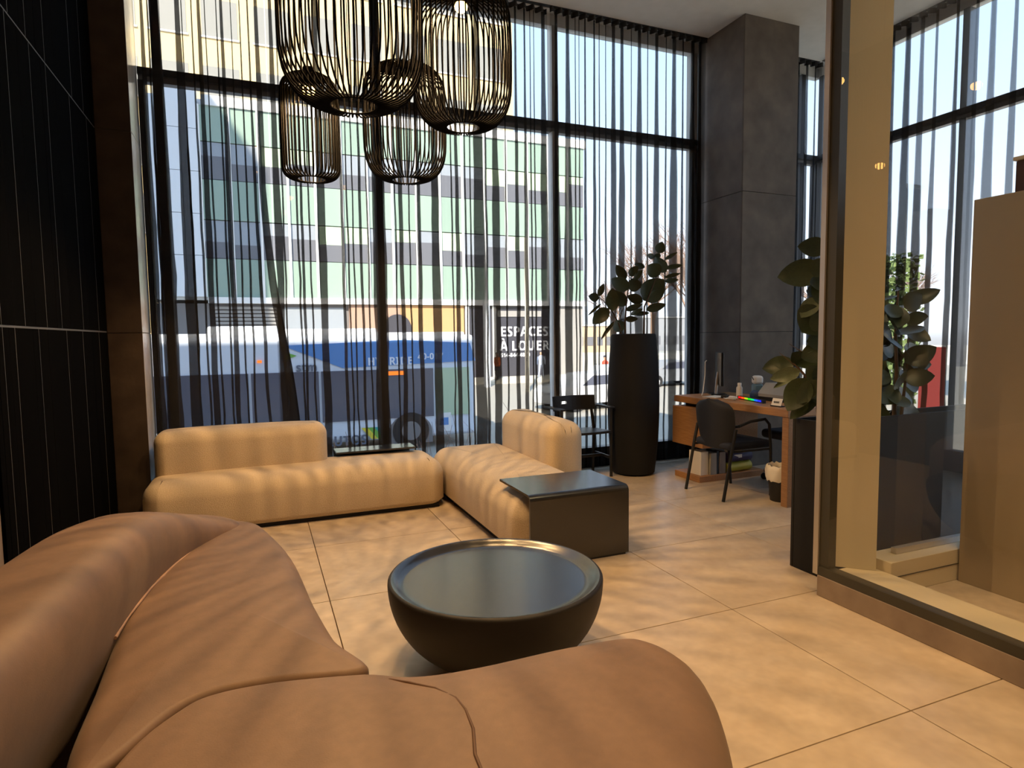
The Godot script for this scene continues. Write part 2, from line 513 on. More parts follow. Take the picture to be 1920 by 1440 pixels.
func _window(called: String, o: Vector3, d: Vector3, width: float, mull: Array) -> void:
	var root := setting_root(called)
	var side := d.cross(Vector3.UP)      # one of the two horizontal normals
	var nrm := Vector3(0, 0, 1) if absf(d.x) > 0.5 else Vector3(-1, 0, 0)
	var seg := func(s0: float, s1: float, y0: float, y1: float, n0: float, n1: float) -> MB:
		var a: Vector3 = o + d * s0 + Vector3.UP * y0 + nrm * n0
		var b: Vector3 = o + d * s1 + Vector3.UP * y1 + nrm * n1
		var m := MB.new()
		m.lohi(Vector3(minf(a.x, b.x), minf(a.y, b.y), minf(a.z, b.z)), Vector3(maxf(a.x, b.x), maxf(a.y, b.y), maxf(a.z, b.z)))
		return m
	part(root, "sill", seg.call(0, width, 0.0, 0.13, -0.05, 0.06), M.sill_black)
	part(root, "bottom_rail", seg.call(0, width, 0.13, 0.20, -0.05, 0.05), M.alu_dark)
	part(root, "head_panel", seg.call(0, width, 4.285, CEIL, -0.05, 0.03), M.head_white)
	part(root, "transom", seg.call(0, width, 3.345, 3.40, -0.05, 0.05), M.alu_dark)
	part(root, "transom_cap", seg.call(0, width, 3.305, 3.344, -0.05, 0.02), M.alu_grey)
	for i in mull.size() - 1:
		var a: float = mull[i]
		var b: float = mull[i + 1]
		if i > 0:
			part(root, "mullion", seg.call(a - 0.03, a + 0.03, 0.20, 3.304, -0.05, 0.05), M.alu_pale if i > 2 else M.alu_dark)
			part(root, "mullion", seg.call(a - 0.03, a + 0.03, 3.401, 4.284, -0.05, 0.05), M.alu_pale if i > 2 else M.alu_dark)
		for yy in [[0.2, 3.305], [3.40, 4.285]]:
			var p0: Vector3 = o + d * a + Vector3.UP * yy[0]
			var p1: Vector3 = o + d * b + Vector3.UP * yy[0]
			var p2: Vector3 = o + d * b + Vector3.UP * yy[1]
			var p3: Vector3 = o + d * a + Vector3.UP * yy[1]
			var m := MB.new(); m.quad(p0, p1, p2, p3)
			part(root, "pane", m, M.pane)
	part(root, "jamb", seg.call(0.0, 0.04, 0.20, 3.304, -0.05, 0.05), M.alu_dark)
	part(root, "jamb", seg.call(width - 0.05, width, 0.20, 3.304, -0.05, 0.05), M.alu_dark)

# ---------------------------------------------------------------- glass vestibule on the right
func _vestibule() -> void:
	var kerb := setting("trim_1", rb(Vector3(2.602, 0.0, -2.288), Vector3(2.93, 0.108, 3.15), 0.004, 1), M.taupe_stone)
	part(kerb, "sill_top", bx(Vector3(2.665, 0.108, -2.285), Vector3(2.93, 0.113, 3.15)), M.cream_gloss)
	var kerb2 := setting("trim_2", rb(Vector3(2.932, 0.0, -2.29), Vector3(5.2, 0.17, -2.13), 0.004, 1), M.cream_gloss)
	part(kerb2, "kerb_band", bx(Vector3(2.932, 0.09, -2.1295), Vector3(5.2, 0.094, -2.126)), M.olive_frame)
	var p := thing("glass_partition", "tall frameless glass partition in olive metal channel on stone kerb", "glass partition", Vector3(2.632, 0.108, -0.2))
	part(p, "bottom_channel", bx(Vector3(-0.028, 0.0, -2.085), Vector3(0.03, 0.045, 3.3)), M.olive_frame)
	part(p, "corner_post", bx(Vector3(-0.02, 0.045, -2.085), Vector3(0.03, CEIL - 0.108, -2.03)), M.olive_frame)
	part(p, "edge_trim", bx(Vector3(-0.03, 0.0, -2.115), Vector3(0.03, CEIL - 0.108, -2.086)), M.steel_pale)
	var g := MB.new()
	g.quad(Vector3(-0.02, 0.045, 3.3), Vector3(-0.02, 0.045, -2.03), Vector3(-0.02, CEIL - 0.108, -2.03), Vector3(-0.02, CEIL - 0.108, 3.3))
	part(p, "pane", g, M.pane_lobby)
	var p2 := thing("glass_screen", "far glass screen of the vestibule in front of long black planter", "glass partition", Vector3(2.97, 0.172, -2.22))
	var g2 := MB.new()
	g2.quad(Vector3(0.1, 0, 0), Vector3(2.2, 0, 0), Vector3(2.2, CEIL - 0.172, 0), Vector3(0.1, CEIL - 0.172, 0))
	part(p2, "pane", g2, M.pane)
	part(p2, "bottom_channel", bx(Vector3(0.1, 0.0, -0.015), Vector3(2.2, 0.03, 0.015)), M.steel_pale)
	# cream corner post, set diagonally
	var b := Basis(Vector3.UP, -atan2(0.142, 0.154))
	var post := MB.new()
	var mid := Vector3(2.827, 0, -2.263)
	var ux := Vector3(0.154, 0, 0.142).normalized()
	var back := Vector3(ux.z, 0, -ux.x)
	post.box(mid - ux * 0.02 + back * 0.075 + Vector3.UP * (CEIL + 0.114) / 2, Vector3(0.25, CEIL - 0.114, 0.15), Basis(ux, Vector3.UP, ux.cross(Vector3.UP)))
	setting("wall_corner_post", post, M.cream_wall)
	# cream half wall further in
	var hw := setting("wall_half", rb(Vector3(3.438, 0.0, -2.118), Vector3(3.60, 2.01, 1.6), 0.003, 1), M.half_wall)
	var box := thing("wooden_box", "dark brown box with pale lid on top of cream half wall", "box", Vector3(3.52, 2.01, -1.78))
	part(box, "body", rb(Vector3(-0.07, 0, -0.16), Vector3(0.07, 0.15, 0.16), 0.006), M.maroon)
	part(box, "lid", rb(Vector3(-0.078, 0.151, -0.17), Vector3(0.078, 0.17, 0.17), 0.004), M.cream_gloss)

# ---------------------------------------------------------------- curtains
func _curtain(label: String, o: Vector3, d: Vector3, s0: float, s1: float, bands: Array, group: String) -> void:
	# bands: [centre along the track, width, layers, lean at the foot]
	var nrm := Vector3(0, 0, 1) if absf(d.x) > 0.5 else Vector3(-1, 0, 0)
	var fn := FastNoiseLite.new(); fn.seed = 5; fn.frequency = 0.22
	var ys := []
	for k in 25: ys.append(lerpf(4.345, 0.03, float(k) / 24))
	var rows := []
	for y in ys:
		var t: float = (4.345 - y) / 4.3
		var grow: float = lerpf(0.46, 1.14, smoothstep(0.0, 0.55, t))
		var row := []
		var add := func(s: float, m: float) -> void:
			row.append(o + d * s + nrm * m + Vector3.UP * y)
		add.call(s0, 0.0)
		var last := s0
		for i in bands.size():
			var bd: Array = bands[i]
			var c: float = bd[0] + fn.get_noise_2d(i * 37.0, y * 6.0) * 0.018 * t
			if bd.size() > 3: c += bd[3] * smoothstep(0.42, 0.95, t)
			var w: float = bd[1] * grow * (1.0 + 0.3 * fn.get_noise_2d(i * 91.0 + 400.0, y * 3.0))
			var layers: int = bd[2]
			var z: float = minf(0.03, 0.002 + bd[1] * 0.14) * (1.0 if i % 2 else -1.0)
			var a: float = c - w / 2
			var e: float = c + w / 2
			add.call((last + a) / 2, 0.012 if i % 2 else -0.012)
			for k in layers:
				var f: float = lerpf(-z, z, float(k) / layers)
				if k % 2 == 0:
					add.call(a, f); add.call(c, f + 0.0015); add.call(e, f + 0.001)
				else:
					add.call(e, f); add.call(c, f + 0.0015); add.call(a, f + 0.001)
			last = e
		add.call(s1, 0.0)
		rows.append(row)
	var t := thing("sheer_curtain", label, "curtain", Vector3.ZERO, 0.0, group)
	var mb := MB.new(); mb.grid(rows)
	part(t, "cloth", mb, M.sheer)
	# pleated heading tape in waves under the track
	var head := MB.new()
	var path_rows := [[], []]
	var nseg := int((s1 - s0) / 0.012)
	for k in nseg + 1:
		var s := lerpf(s0, s1, float(k) / nseg)
		var m := sin((s - s0) / 0.088 * TAU) * 0.028
		path_rows[0].append(o + d * s + nrm * m + Vector3.UP * 4.385)
		path_rows[1].append(o + d * s + nrm * m + Vector3.UP * 4.335)
	head.grid(path_rows)
	part(t, "heading_tape", head, M.track)

func _curtains() -> void:
	var cs := [-0.688, -0.65, -0.603, -0.455, -0.426, -0.359, -0.311, -0.269, -0.19, -0.156, -0.09, -0.028, 0.031, 0.09]
	var ws := [.036, .016, .085, .065, .012, .014, .036, .012, .014, .034, .012, .014, .02, .052]
	var bands := []
	for i in cs.size():
		bands.append([cs[i], ws[i], 7])
	bands[2][2] = 7
	bands[13].append(0.2); bands[12].append(0.05)
	_curtain("sheer black curtain panel beside the stone pier, with a slanting fold", Vector3(0, 0, -5.395), Vector3(1, 0, 0), -0.745, 0.15, bands, "sheer black curtains")
	cs = [0.195, 0.235, 0.346, 0.379, 0.437, 0.534, 0.702, 0.745, 0.789, 0.851, 0.909, 0.985, 1.03, 1.15, 1.197, 1.272, 1.357, 1.506, 1.659, 1.708, 1.789, 1.839, 1.916, 1.988, 2.082, 2.183, 2.295, 2.387, 2.442, 2.481, 2.575]
	ws = [.05, .012, .014, .018, .012, .054, .02, .012, .012, .02, .012, .06, .05, .012, .034, .012, .03, .064, .012, .036, .012, .014, .09, .02, .06, .014, .034, .034, .012, .014, .07]
	bands = []
	for i in cs.size():
		bands.append([cs[i], ws[i], 7])
	bands[22][2] = 7
	_curtain("wide sheer black curtain panel behind the cream sofas and pendant lamps", Vector3(0, 0, -5.455), Vector3(1, 0, 0), 0.16, 2.62, bands, "sheer black curtains")
	cs = [2.694, 2.814, 2.895, 2.936, 3.0, 3.101, 3.155, 3.227, 3.313, 3.411, 3.517, 3.612, 3.708, 3.817, 3.929, 4.028, 4.135, 4.258, 4.347]
	ws = [.05, .07, .012, .014, .024, .03, .012, .016, .06, .062, .012, .08, .014, .07, .016, .088, .024, .075, .05]
	bands = []
	for i in cs.size():
		bands.append([cs[i], ws[i], 7])
	_curtain("sheer black curtain panel between the tall planter and dark column", Vector3(0, 0, -5.42), Vector3(1, 0, 0), 2.63, 4.42, bands, "sheer black curtains")
	bands = []
	var s := 5.18
	while s < 6.0:
		bands.append([s, rng.randf_range(0.03, 0.07), 7]); s += rng.randf_range(0.085, 0.13)
	_curtain("short sheer black curtain panel right of the dark column", Vector3(0, 0, -5.42), Vector3(1, 0, 0), 5.13, 6.05, bands, "sheer black curtains")
	bands = []
	s = 0.2
	while s < 3.2:
		bands.append([s, rng.randf_range(0.04, 0.09), 7]); s += rng.randf_range(0.12, 0.2)
	_curtain("sheer black curtain on the side window beyond the glass vestibule", Vector3(6.02, 0, GLASS_Z + 0.14), Vector3(0, 0, 1), 0.1, 3.3, bands, "sheer black curtains")
	for tr in [[Vector3(-0.75, CEIL - 0.006, -5.44), Vector3(4.43, CEIL, -5.40), "long black curtain track on ceiling above the big window"], [Vector3(5.12, CEIL - 0.006, -5.44), Vector3(6.0, CEIL, -5.40), "short black curtain track right of the dark column"], [Vector3(6.0, CEIL - 0.004, -5.38), Vector3(6.04, CEIL, -2.2), "black curtain track along the side window"]]:
		solo("curtain_track", bx(tr[0], tr[1]), M.track, tr[2], "curtain track", "curtain tracks")

# ---------------------------------------------------------------- cream modular sofas
func _cream_sofas() -> void:
	var t := thing("modular_sofa", "long cream fabric sofa module under the window, low back on the left", "sofa", Vector3(0.29, 0, -5.0))
	var m := MB.new(); _soft_block(m, -1.06, 1.06, -0.31, 0.31, 0.03, 0.385, 0.13, 0.145)
	part(t, "seat", m, M.cream_fabric)
	m = MB.new(); _soft_block(m, -1.01, 0.19, -0.285, 0.015, 0.28, 0.69, 0.09, 0.10)
	part(t, "backrest", m, M.cream_fabric)
	part(t, "plinth", bx(Vector3(-1.0, 0, -0.26), Vector3(1.0, 0.03, 0.265)), M.plinth_black)
	t = thing("chaise_sofa", "cream fabric chaise module with tall side back, pointing into the room", "sofa", Vector3(1.73, 0, -4.32))
	m = MB.new(); _soft_block(m, -0.36, 0.345, -1.02, 1.04, 0.03, 0.385, 0.14, 0.155)
	part(t, "seat", m, M.cream_fabric)
	m = MB.new(); _soft_block(m, 0.28, 0.60, -0.97, 0.13, 0.04, 0.685, 0.12, 0.13)
	part(t, "backrest", m, M.cream_fabric)
	part(t, "plinth", bx(Vector3(-0.31, 0, -0.97), Vector3(0.29, 0.03, 0.98)), M.plinth_black)
	# bent metal side tables
	t = thing("side_table", "black bent metal side table over the chaise end, front plate to floor", "side table", Vector3(1.735, 0, -3.44))
	_bent_table(t, 0.66, 0.48, 0.43)
	t = thing("side_table", "thin black metal side table behind the sofa beside its low back", "side table", Vector3(0.87, 0, -5.2), PI)
	_bent_table(t, 0.64, 0.24, 0.435)

# upholstered block: rounded in plan by rp, along its top edge by rt
func _soft_block(m: MB, x0: float, x1: float, z0: float, z1: float, y0: float, y1: float, rt: float, rp: float) -> void:
	var pts := []
	var rad := []
	var cs := [[Vector2(x1 - rp, z1 - rp), 0.0], [Vector2(x0 + rp, z1 - rp), PI / 2], [Vector2(x0 + rp, z0 + rp), PI], [Vector2(x1 - rp, z0 + rp), PI * 1.5]]
	for c in cs:
		for k in 5:
			var a: float = c[1] + PI / 2 * k / 4.0
			pts.append(c[0] + Vector2(cos(a), sin(a)) * rp); rad.append(minf(rt, rp * 1.1 + 0.02))
		# two in-between points keep the long sides straight
		var n: Vector2 = cs[(cs.find(c) + 1) % 4][0]
		var a1: float = c[1] + PI / 2
		var e0: Vector2 = c[0] + Vector2(cos(a1), sin(a1)) * rp
		var e1: Vector2 = n + Vector2(cos(a1), sin(a1)) * rp
		for f in [0.12, 0.5, 0.88]:
			pts.append(e0.lerp(e1, f)); rad.append(rt)
	m.cushion(pts, rad, y0, y1, 0.012, 3)

func _bent_table(t: Node3D, w: float, d: float, h: float) -> void:
	var rows := []
	var prof := []
	var r := 0.035
	prof.append(Vector2(-d / 2, h))
	for k in 7:
		var a := PI / 2 * k / 6
		prof.append(Vector2(d / 2 - r + sin(a) * r, h - r + cos(a) * r))
	prof.append(Vector2(d / 2, 0.012))
	var th := 0.014
	var inner := []
	inner.append(Vector2(-d / 2, h - th))
	for k in 7:
		var a := PI / 2 * k / 6
		inner.append(Vector2(d / 2 - r + sin(a) * (r - th), h - r + cos(a) * (r - th)))
	inner.append(Vector2(d / 2 - th, 0.012))
	var m := MB.new()
	for i in prof.size() - 1:
		var a: Vector2 = prof[i]; var b: Vector2 = prof[i + 1]
		var c: Vector2 = inner[i]; var e: Vector2 = inner[i + 1]
		var xs := w / 2
		m.quad(Vector3(-xs, a.y, a.x), Vector3(xs, a.y, a.x), Vector3(xs, b.y, b.x), Vector3(-xs, b.y, b.x))
		m.quad(Vector3(xs, c.y, c.x), Vector3(-xs, c.y, c.x), Vector3(-xs, e.y, e.x), Vector3(xs, e.y, e.x))
		m.quad(Vector3(xs, a.y, a.x), Vector3(xs, c.y, c.x), Vector3(xs, e.y, e.x), Vector3(xs, b.y, b.x))
		m.quad(Vector3(-xs, c.y, c.x), Vector3(-xs, a.y, a.x), Vector3(-xs, b.y, b.x), Vector3(-xs, e.y, e.x))
	m.quad(Vector3(-w / 2, h - th, -d / 2), Vector3(w / 2, h - th, -d / 2), Vector3(w / 2, h, -d / 2), Vector3(-w / 2, h, -d / 2))
	part(t, "bent_plate", m, M.table_top_black)
	part(t, "foot", bx(Vector3(-w / 2 + 0.02, 0, d / 2 - 0.03), Vector3(w / 2 - 0.02, 0.013, d / 2 - 0.004)), M.metal_black)

# ---------------------------------------------------------------- tan leather sofa in the foreground
func _tan_sofa() -> void:
	var t := thing("leather_sofa", "curved tan leather sofa in the foreground with rounded back", "sofa", Vector3.ZERO)
	var m := MB.new()
	var top := 0.40
	m.cushion([Vector2(0.02, -3.36), Vector2(0.115, -2.95), Vector2(0.165, -2.4), Vector2(0.205, -2.02), Vector2(0.255, -1.755), Vector2(0.02, -1.79), Vector2(-0.14, -1.795), Vector2(-0.235, -1.745), Vector2(-0.335, -1.59), Vector2(-0.40, -1.54), Vector2(-0.45, -1.66), Vector2(-0.465, -2.0), Vector2(-0.475, -2.5), Vector2(-0.46, -2.9), Vector2(-0.43, -3.25), Vector2(-0.32, -3.50), Vector2(-0.14, -3.56), Vector2(-0.03, -3.49)],
		[.09, .11, .11, .08, .02, .02, .02, .02, .02, .02, .06, .08, .06, .05, .05, .06, .08, .09], 0.05, top)
	part(t, "seat", m, M.tan_leather)
	m = MB.new()
	m.cushion([Vector2(0.245, -1.728), Vector2(0.02, -1.776), Vector2(-0.14, -1.781), Vector2(-0.225, -1.732), Vector2(-0.325, -1.575), Vector2(-0.42, -1.2), Vector2(-0.2, -0.84), Vector2(0.34, -0.78), Vector2(0.72, -0.80), Vector2(0.97, -1.05), Vector2(1.15, -1.33), Vector2(1.185, -1.52), Vector2(1.10, -1.67), Vector2(0.90, -1.71), Vector2(0.56, -1.685), Vector2(0.38, -1.68)],
		[.03, .02, .02, .02, .02, .05, .05, .05, .12, .15, .15, .15, .14, .14, .10, .06], 0.05, top + 0.004)
	part(t, "corner_seat", m, M.tan_leather)
	m = MB.new()
	m.tube([Vector3(0.275, 0.385, -1.69), Vector3(0.30, 0.402, -1.655), Vector3(0.34, 0.409, -1.61), Vector3(0.40, 0.4115, -1.548), Vector3(0.436, 0.4130, -1.48), Vector3(0.443, 0.4145, -1.42), Vector3(0.436, 0.416, -1.34), Vector3(0.41, 0.417, -1.25), Vector3(0.40, 0.417, -1.1)], 0.004, 6)
	part(t, "seam", m, M.tan_seam)
	# backrest: rounded sections along a curved path [x, z, half thickness, bottom, top, lean]
	var st := [[-0.08, -3.50, 0.02, 0.30, 0.36, 0.0], [-0.18, -3.46, 0.12, 0.2, 0.43, 0.0], [-0.34, -3.34, 0.17, 0.12, 0.50, 0.02], [-0.48, -3.14, 0.19, 0.08, 0.58, 0.04], [-0.57, -2.9, 0.20, 0.08, 0.645, 0.06], [-0.63, -2.6, 0.205, 0.08, 0.685, 0.07], [-0.665, -2.25, 0.205, 0.09, 0.70, 0.07], [-0.695, -1.95, 0.20, 0.10, 0.70, 0.07], [-0.715, -1.55, 0.19, 0.12, 0.70, 0.07], [-0.68, -1.2, 0.18, 0.14, 0.69, 0.06], [-0.56, -0.9, 0.18, 0.16, 0.68, 0.05], [-0.36, -0.68, 0.17, 0.16, 0.67, 0.04], [-0.1, -0.58, 0.15, 0.16, 0.66, 0.03], [0.2, -0.56, 0.15, 0.16, 0.64, 0.03], [0.5, -0.57, 0.13, 0.18, 0.58, 0.02], [0.72, -0.6, 0.09, 0.24, 0.48, 0.0], [0.80, -0.61, 0.01, 0.34, 0.38, 0.0]]
	var pts := []
	var sub := 4
	for i in st.size() - 1:
		for k in sub:
			var f := float(k) / sub
			var q := []
			for c in 6:
				q.append(cubic_interpolate(st[i][c], st[i + 1][c], st[maxi(i - 1, 0)][c], st[mini(i + 2, st.size() - 1)][c], f))
			pts.append(q)
	pts.append(st[-1])
	var rows := []
	for i in pts.size():
		var a: Array = pts[maxi(i - 1, 0)]
		var b: Array = pts[mini(i + 1, pts.size() - 1)]
		var q: Array = pts[i]
		var dir := Vector3(b[0] - a[0], 0, b[1] - a[1]).normalized()
		var out := Vector3(-dir.z, 0, dir.x) * -1.0   # away from the seat
		var row := []
		var hy: float = (q[4] - q[3]) / 2
		for k in 28:
			var an := TAU * k / 28
			var ca := cos(an); var sa := sin(an)
			var e := 0.62
			var dx: float = signf(ca) * pow(absf(ca), e) * q[2]
			var dy: float = signf(sa) * pow(absf(sa), e) * hy
			row.append(Vector3(q[0], (q[3] + q[4]) / 2 + dy, q[1]) - out * dx + out * -1.0 * (dy / maxf(hy, 0.01)) * q[5] * -1.0)
		rows.append(row)
	m = MB.new(); m.grid(rows, true)
	part(t, "backrest", m, M.tan_leather)
	# welt where the back meets the seat
	m = MB.new()
	var w := []
	for q in [Vector3(-0.29, 0.404, -3.10), Vector3(-0.355, 0.405, -2.9), Vector3(-0.41, 0.405, -2.65), Vector3(-0.445, 0.404, -2.4), Vector3(-0.455, 0.400, -2.25)]: w.append(q)
	m.tube(w, 0.006, 6)
	part(t, "piping", m, M.tan_welt)
	for f in [Vector3(-0.2, 0, -3.3), Vector3(-0.2, 0, -2.0), Vector3(0.9, 0, -1.4), Vector3(0.3, 0, -1.0)]:
		var c := MB.new(); c.cyl(f, f + Vector3.UP * 0.052, 0.04, 14)
		part(t, "foot", c, M.plinth_black)
	for f in [Vector3(-0.7, 0, -2.9), Vector3(-0.72, 0, -1.9), Vector3(-0.5, 0, -0.85), Vector3(0.1, 0, -0.57)]:
		var c := MB.new(); c.cyl(f, f + Vector3.UP * 0.2, 0.025, 12)
		part(t, "back_post", c, M.plinth_black)

func _bowl_table() -> void:
	var t := thing("bowl_table", "round black bowl-shaped coffee table with shallow tray top", "coffee table", Vector3(0.885, 0, -2.38))
	var R := 0.445
	var body := MB.new()
	var prof2 := [Vector2(0.0, 0.0), Vector2(0.11, 0.0)]
	for k in 16:
		var f := float(k) / 15
		var y := lerpf(0.006, 0.345, f)
		var r := 0.115 + (R - 0.115) * pow(sin(acos(1.0 - f)), 0.96)
		prof2.append(Vector2(r, y))
	prof2.append(Vector2(R - 0.001, 0.352)); prof2.append(Vector2(R - 0.006, 0.358)); prof2.append(Vector2(R - 0.014, 0.36))
	body.lathe(Vector3.ZERO, prof2, 72)
	part(t, "bowl", body, M.bowl_black)
	var tray := MB.new()
	tray.lathe(Vector3.ZERO, [Vector2(R - 0.0135, 0.3602), Vector2(R - 0.024, 0.358), Vector2(R - 0.038, 0.348), Vector2(R - 0.052, 0.338), Vector2(R - 0.066, 0.334), Vector2(R - 0.08, 0.333), Vector2(0.2, 0.333), Vector2(0.0, 0.333)], 72)
	part(t, "tray_top", tray, M.table_top_black)

# ---------------------------------------------------------------- wire pendants
func _pendants() -> void:
	# [bulb position, radius, foot of the cage, ring share, roundness, wires, label]
	var list := [
		[Vector3(0.324, 2.736, -3.78), 0.157, 2.247, 0.5, 0.42, 42, "smallest pendant lamp, narrow black wire cylinder nearest the pier"],
		[Vector3(0.938, 2.986, -4.083), 0.262, 2.362, 0.34, 0.95, 50, "round-bottomed black wire pendant lamp hanging behind the two large ones"],
		[Vector3(1.143, 3.204, -3.501), 0.280, 2.54, 0.34, 0.92, 54, "large black wire pendant lamp hanging farthest right"],
		[Vector3(0.447, 3.07, -2.96), 0.315, 2.392, 0.33, 0.86, 54, "largest black wire pendant lamp, nearest, its top cut by the picture edge"]]
	for q in list:
		var b: Vector3 = q[0]
		var R: float = q[1]
		var foot: float = q[2]
		var ytop: float = b.y + 0.075
		var hgt: float = ytop - foot
		var t := thing("pendant_lamp", q[6], "pendant lamp", Vector3(b.x, foot, b.z), 0.0, "black wire pendant lamps")
		var rr: float = R * q[3]
		var rtop := R * 0.38
		# profile of one wire: ring at the foot, round shoulder, straight side, dome, cap
		var prof := []
		var hb: float = R * q[4]
		for k in 9:
			var a := PI / 2 * k / 8
			prof.append(Vector2(rr + (R - rr) * pow(sin(a), 0.8), hb * (1.0 - pow(cos(a), 0.8))))
		var ht: float = R * 0.62
		var ys := hgt - ht
		prof.append(Vector2(R * 1.005, lerpf(hb, ys, 0.5)))
		for k in 9:
			var a := PI / 2 * k / 8
			prof.append(Vector2(rtop + (R * 0.99 - rtop) * pow(cos(a), 0.85), ys + ht * pow(sin(a), 0.85)))
		var cage := MB.new()
		var cnt: int = q[5]
		for w in cnt:
			var an := TAU * (w + 0.5) / cnt
			var path := []
			for p in prof: path.append(Vector3(cos(an) * p.x, p.y, sin(an) * p.x))
			cage.tube(path, 0.0045, 5, false)
		part(t, "wire_cage", cage, M.wire_black)
		var ring := MB.new()
		var path := []
		for k in 41:
			var an := TAU * k / 40
			path.append(Vector3(cos(an) * rr, 0.0, sin(an) * rr))
		ring.tube(path, 0.0045, 6, false)
		part(t, "bottom_ring", ring, M.wire_black)
		var cap := MB.new()
		cap.lathe(Vector3.ZERO, [Vector2(0.0, hgt - 0.006), Vector2(rtop, hgt - 0.006), Vector2(rtop + 0.004, hgt), Vector2(rtop, hgt + 0.006), Vector2(0.03, hgt + 0.01), Vector2(0.028, hgt + 0.05), Vector2(0.0, hgt + 0.055)], 32)
		part(t, "cap", cap, M.wire_black)
		var socket := MB.new()
		socket.lathe(Vector3.ZERO, [Vector2(0.0, hgt - 0.008), Vector2(0.038, hgt - 0.008), Vector2(0.038, hgt - 0.06), Vector2(0.034, hgt - 0.06), Vector2(0.032, hgt - 0.04)], 20)
		part(t, "socket", socket, M.wire_black)
		var bulb := MB.new()
		bulb.lathe(Vector3(0, hgt - 0.075, 0), [Vector2(0.0, -0.03), Vector2(0.02, -0.027), Vector2(0.034, -0.013), Vector2(0.037, 0.003), Vector2(0.028, 0.02), Vector2(0.0, 0.024)], 20)
		part(t, "bulb", bulb, M.bulb_glow)
		var cord := MB.new()
		cord.cyl(Vector3(0, hgt + 0.05, 0), Vector3(0, CEIL - foot - 0.02, 0), 0.003, 6)
		part(t, "cord", cord, M.wire_black)
		var rose := MB.new()
		rose.lathe(Vector3(0, CEIL - foot - 0.025, 0), [Vector2(0.0, 0.0), Vector2(0.05, 0.0), Vector2(0.055, 0.005), Vector2(0.055, 0.025)], 24)
		part(t, "ceiling_rose", rose, M.wire_black)
		spot("lamp_light", Vector3(0, hgt - 0.078, 0), Vector3.DOWN, 2.8, WARM, 62.0, 0.01, t, 0.35)

# ---------------------------------------------------------------- plants
var leaf_mesh: ArrayMesh
func _leaf() -> ArrayMesh:
	if leaf_mesh: return leaf_mesh
	# unit leaf: stalk at the origin, tip at y = 1, half width 0.5, slightly folded and arched
	var rows := []
	for i in 10:
		var f := float(i) / 9
		var w := 0.5 * pow(sin(PI * pow(f, 0.82)), 0.72)
		if i == 9: w = 0.002
		if i == 0: w = 0.01
		var z := -0.16 * sin(f * PI * 0.9)
		rows.append([Vector3(-w, f, z + w * 0.22), Vector3(-w * 0.5, f, z + w * 0.06), Vector3(0, f, z), Vector3(w * 0.5, f, z + w * 0.06), Vector3(w, f, z + w * 0.22)])
	var m := MB.new(); m.grid(rows)
	# a second skin just under the first gives the blade its thickness
	var under := []
	for r in rows:
		var u := []
		for q in r: u.append(q + Vector3(0, 0, -0.012))
		u.reverse(); under.append(u)
	m.grid(under)
	leaf_mesh = m.mesh()
	return leaf_mesh

func _add_leaf(t: Node3D, a: Vector3, b: Vector3, w: float, face: Vector3, mat: Material) -> void:
	var y := (b - a)
	var l := y.length()
	y = y / l
	var x := y.cross(face).normalized()
	var z := x.cross(y).normalized()
	var o := part(t, "leaf", _leaf(), mat)
	o.transform = Transform3D(Basis(x * w, y * l, z * l * 0.6), a)

func _stem(t: Node3D, pts: Array, r0: float, r1: float) -> void:
	var rs := []
	for i in pts.size(): rs.append(lerpf(r0, r1, float(i) / (pts.size() - 1)))
	var m := MB.new(); m.tube(pts, rs, 7)
	part(t, "stem", m, M.stem_brown)

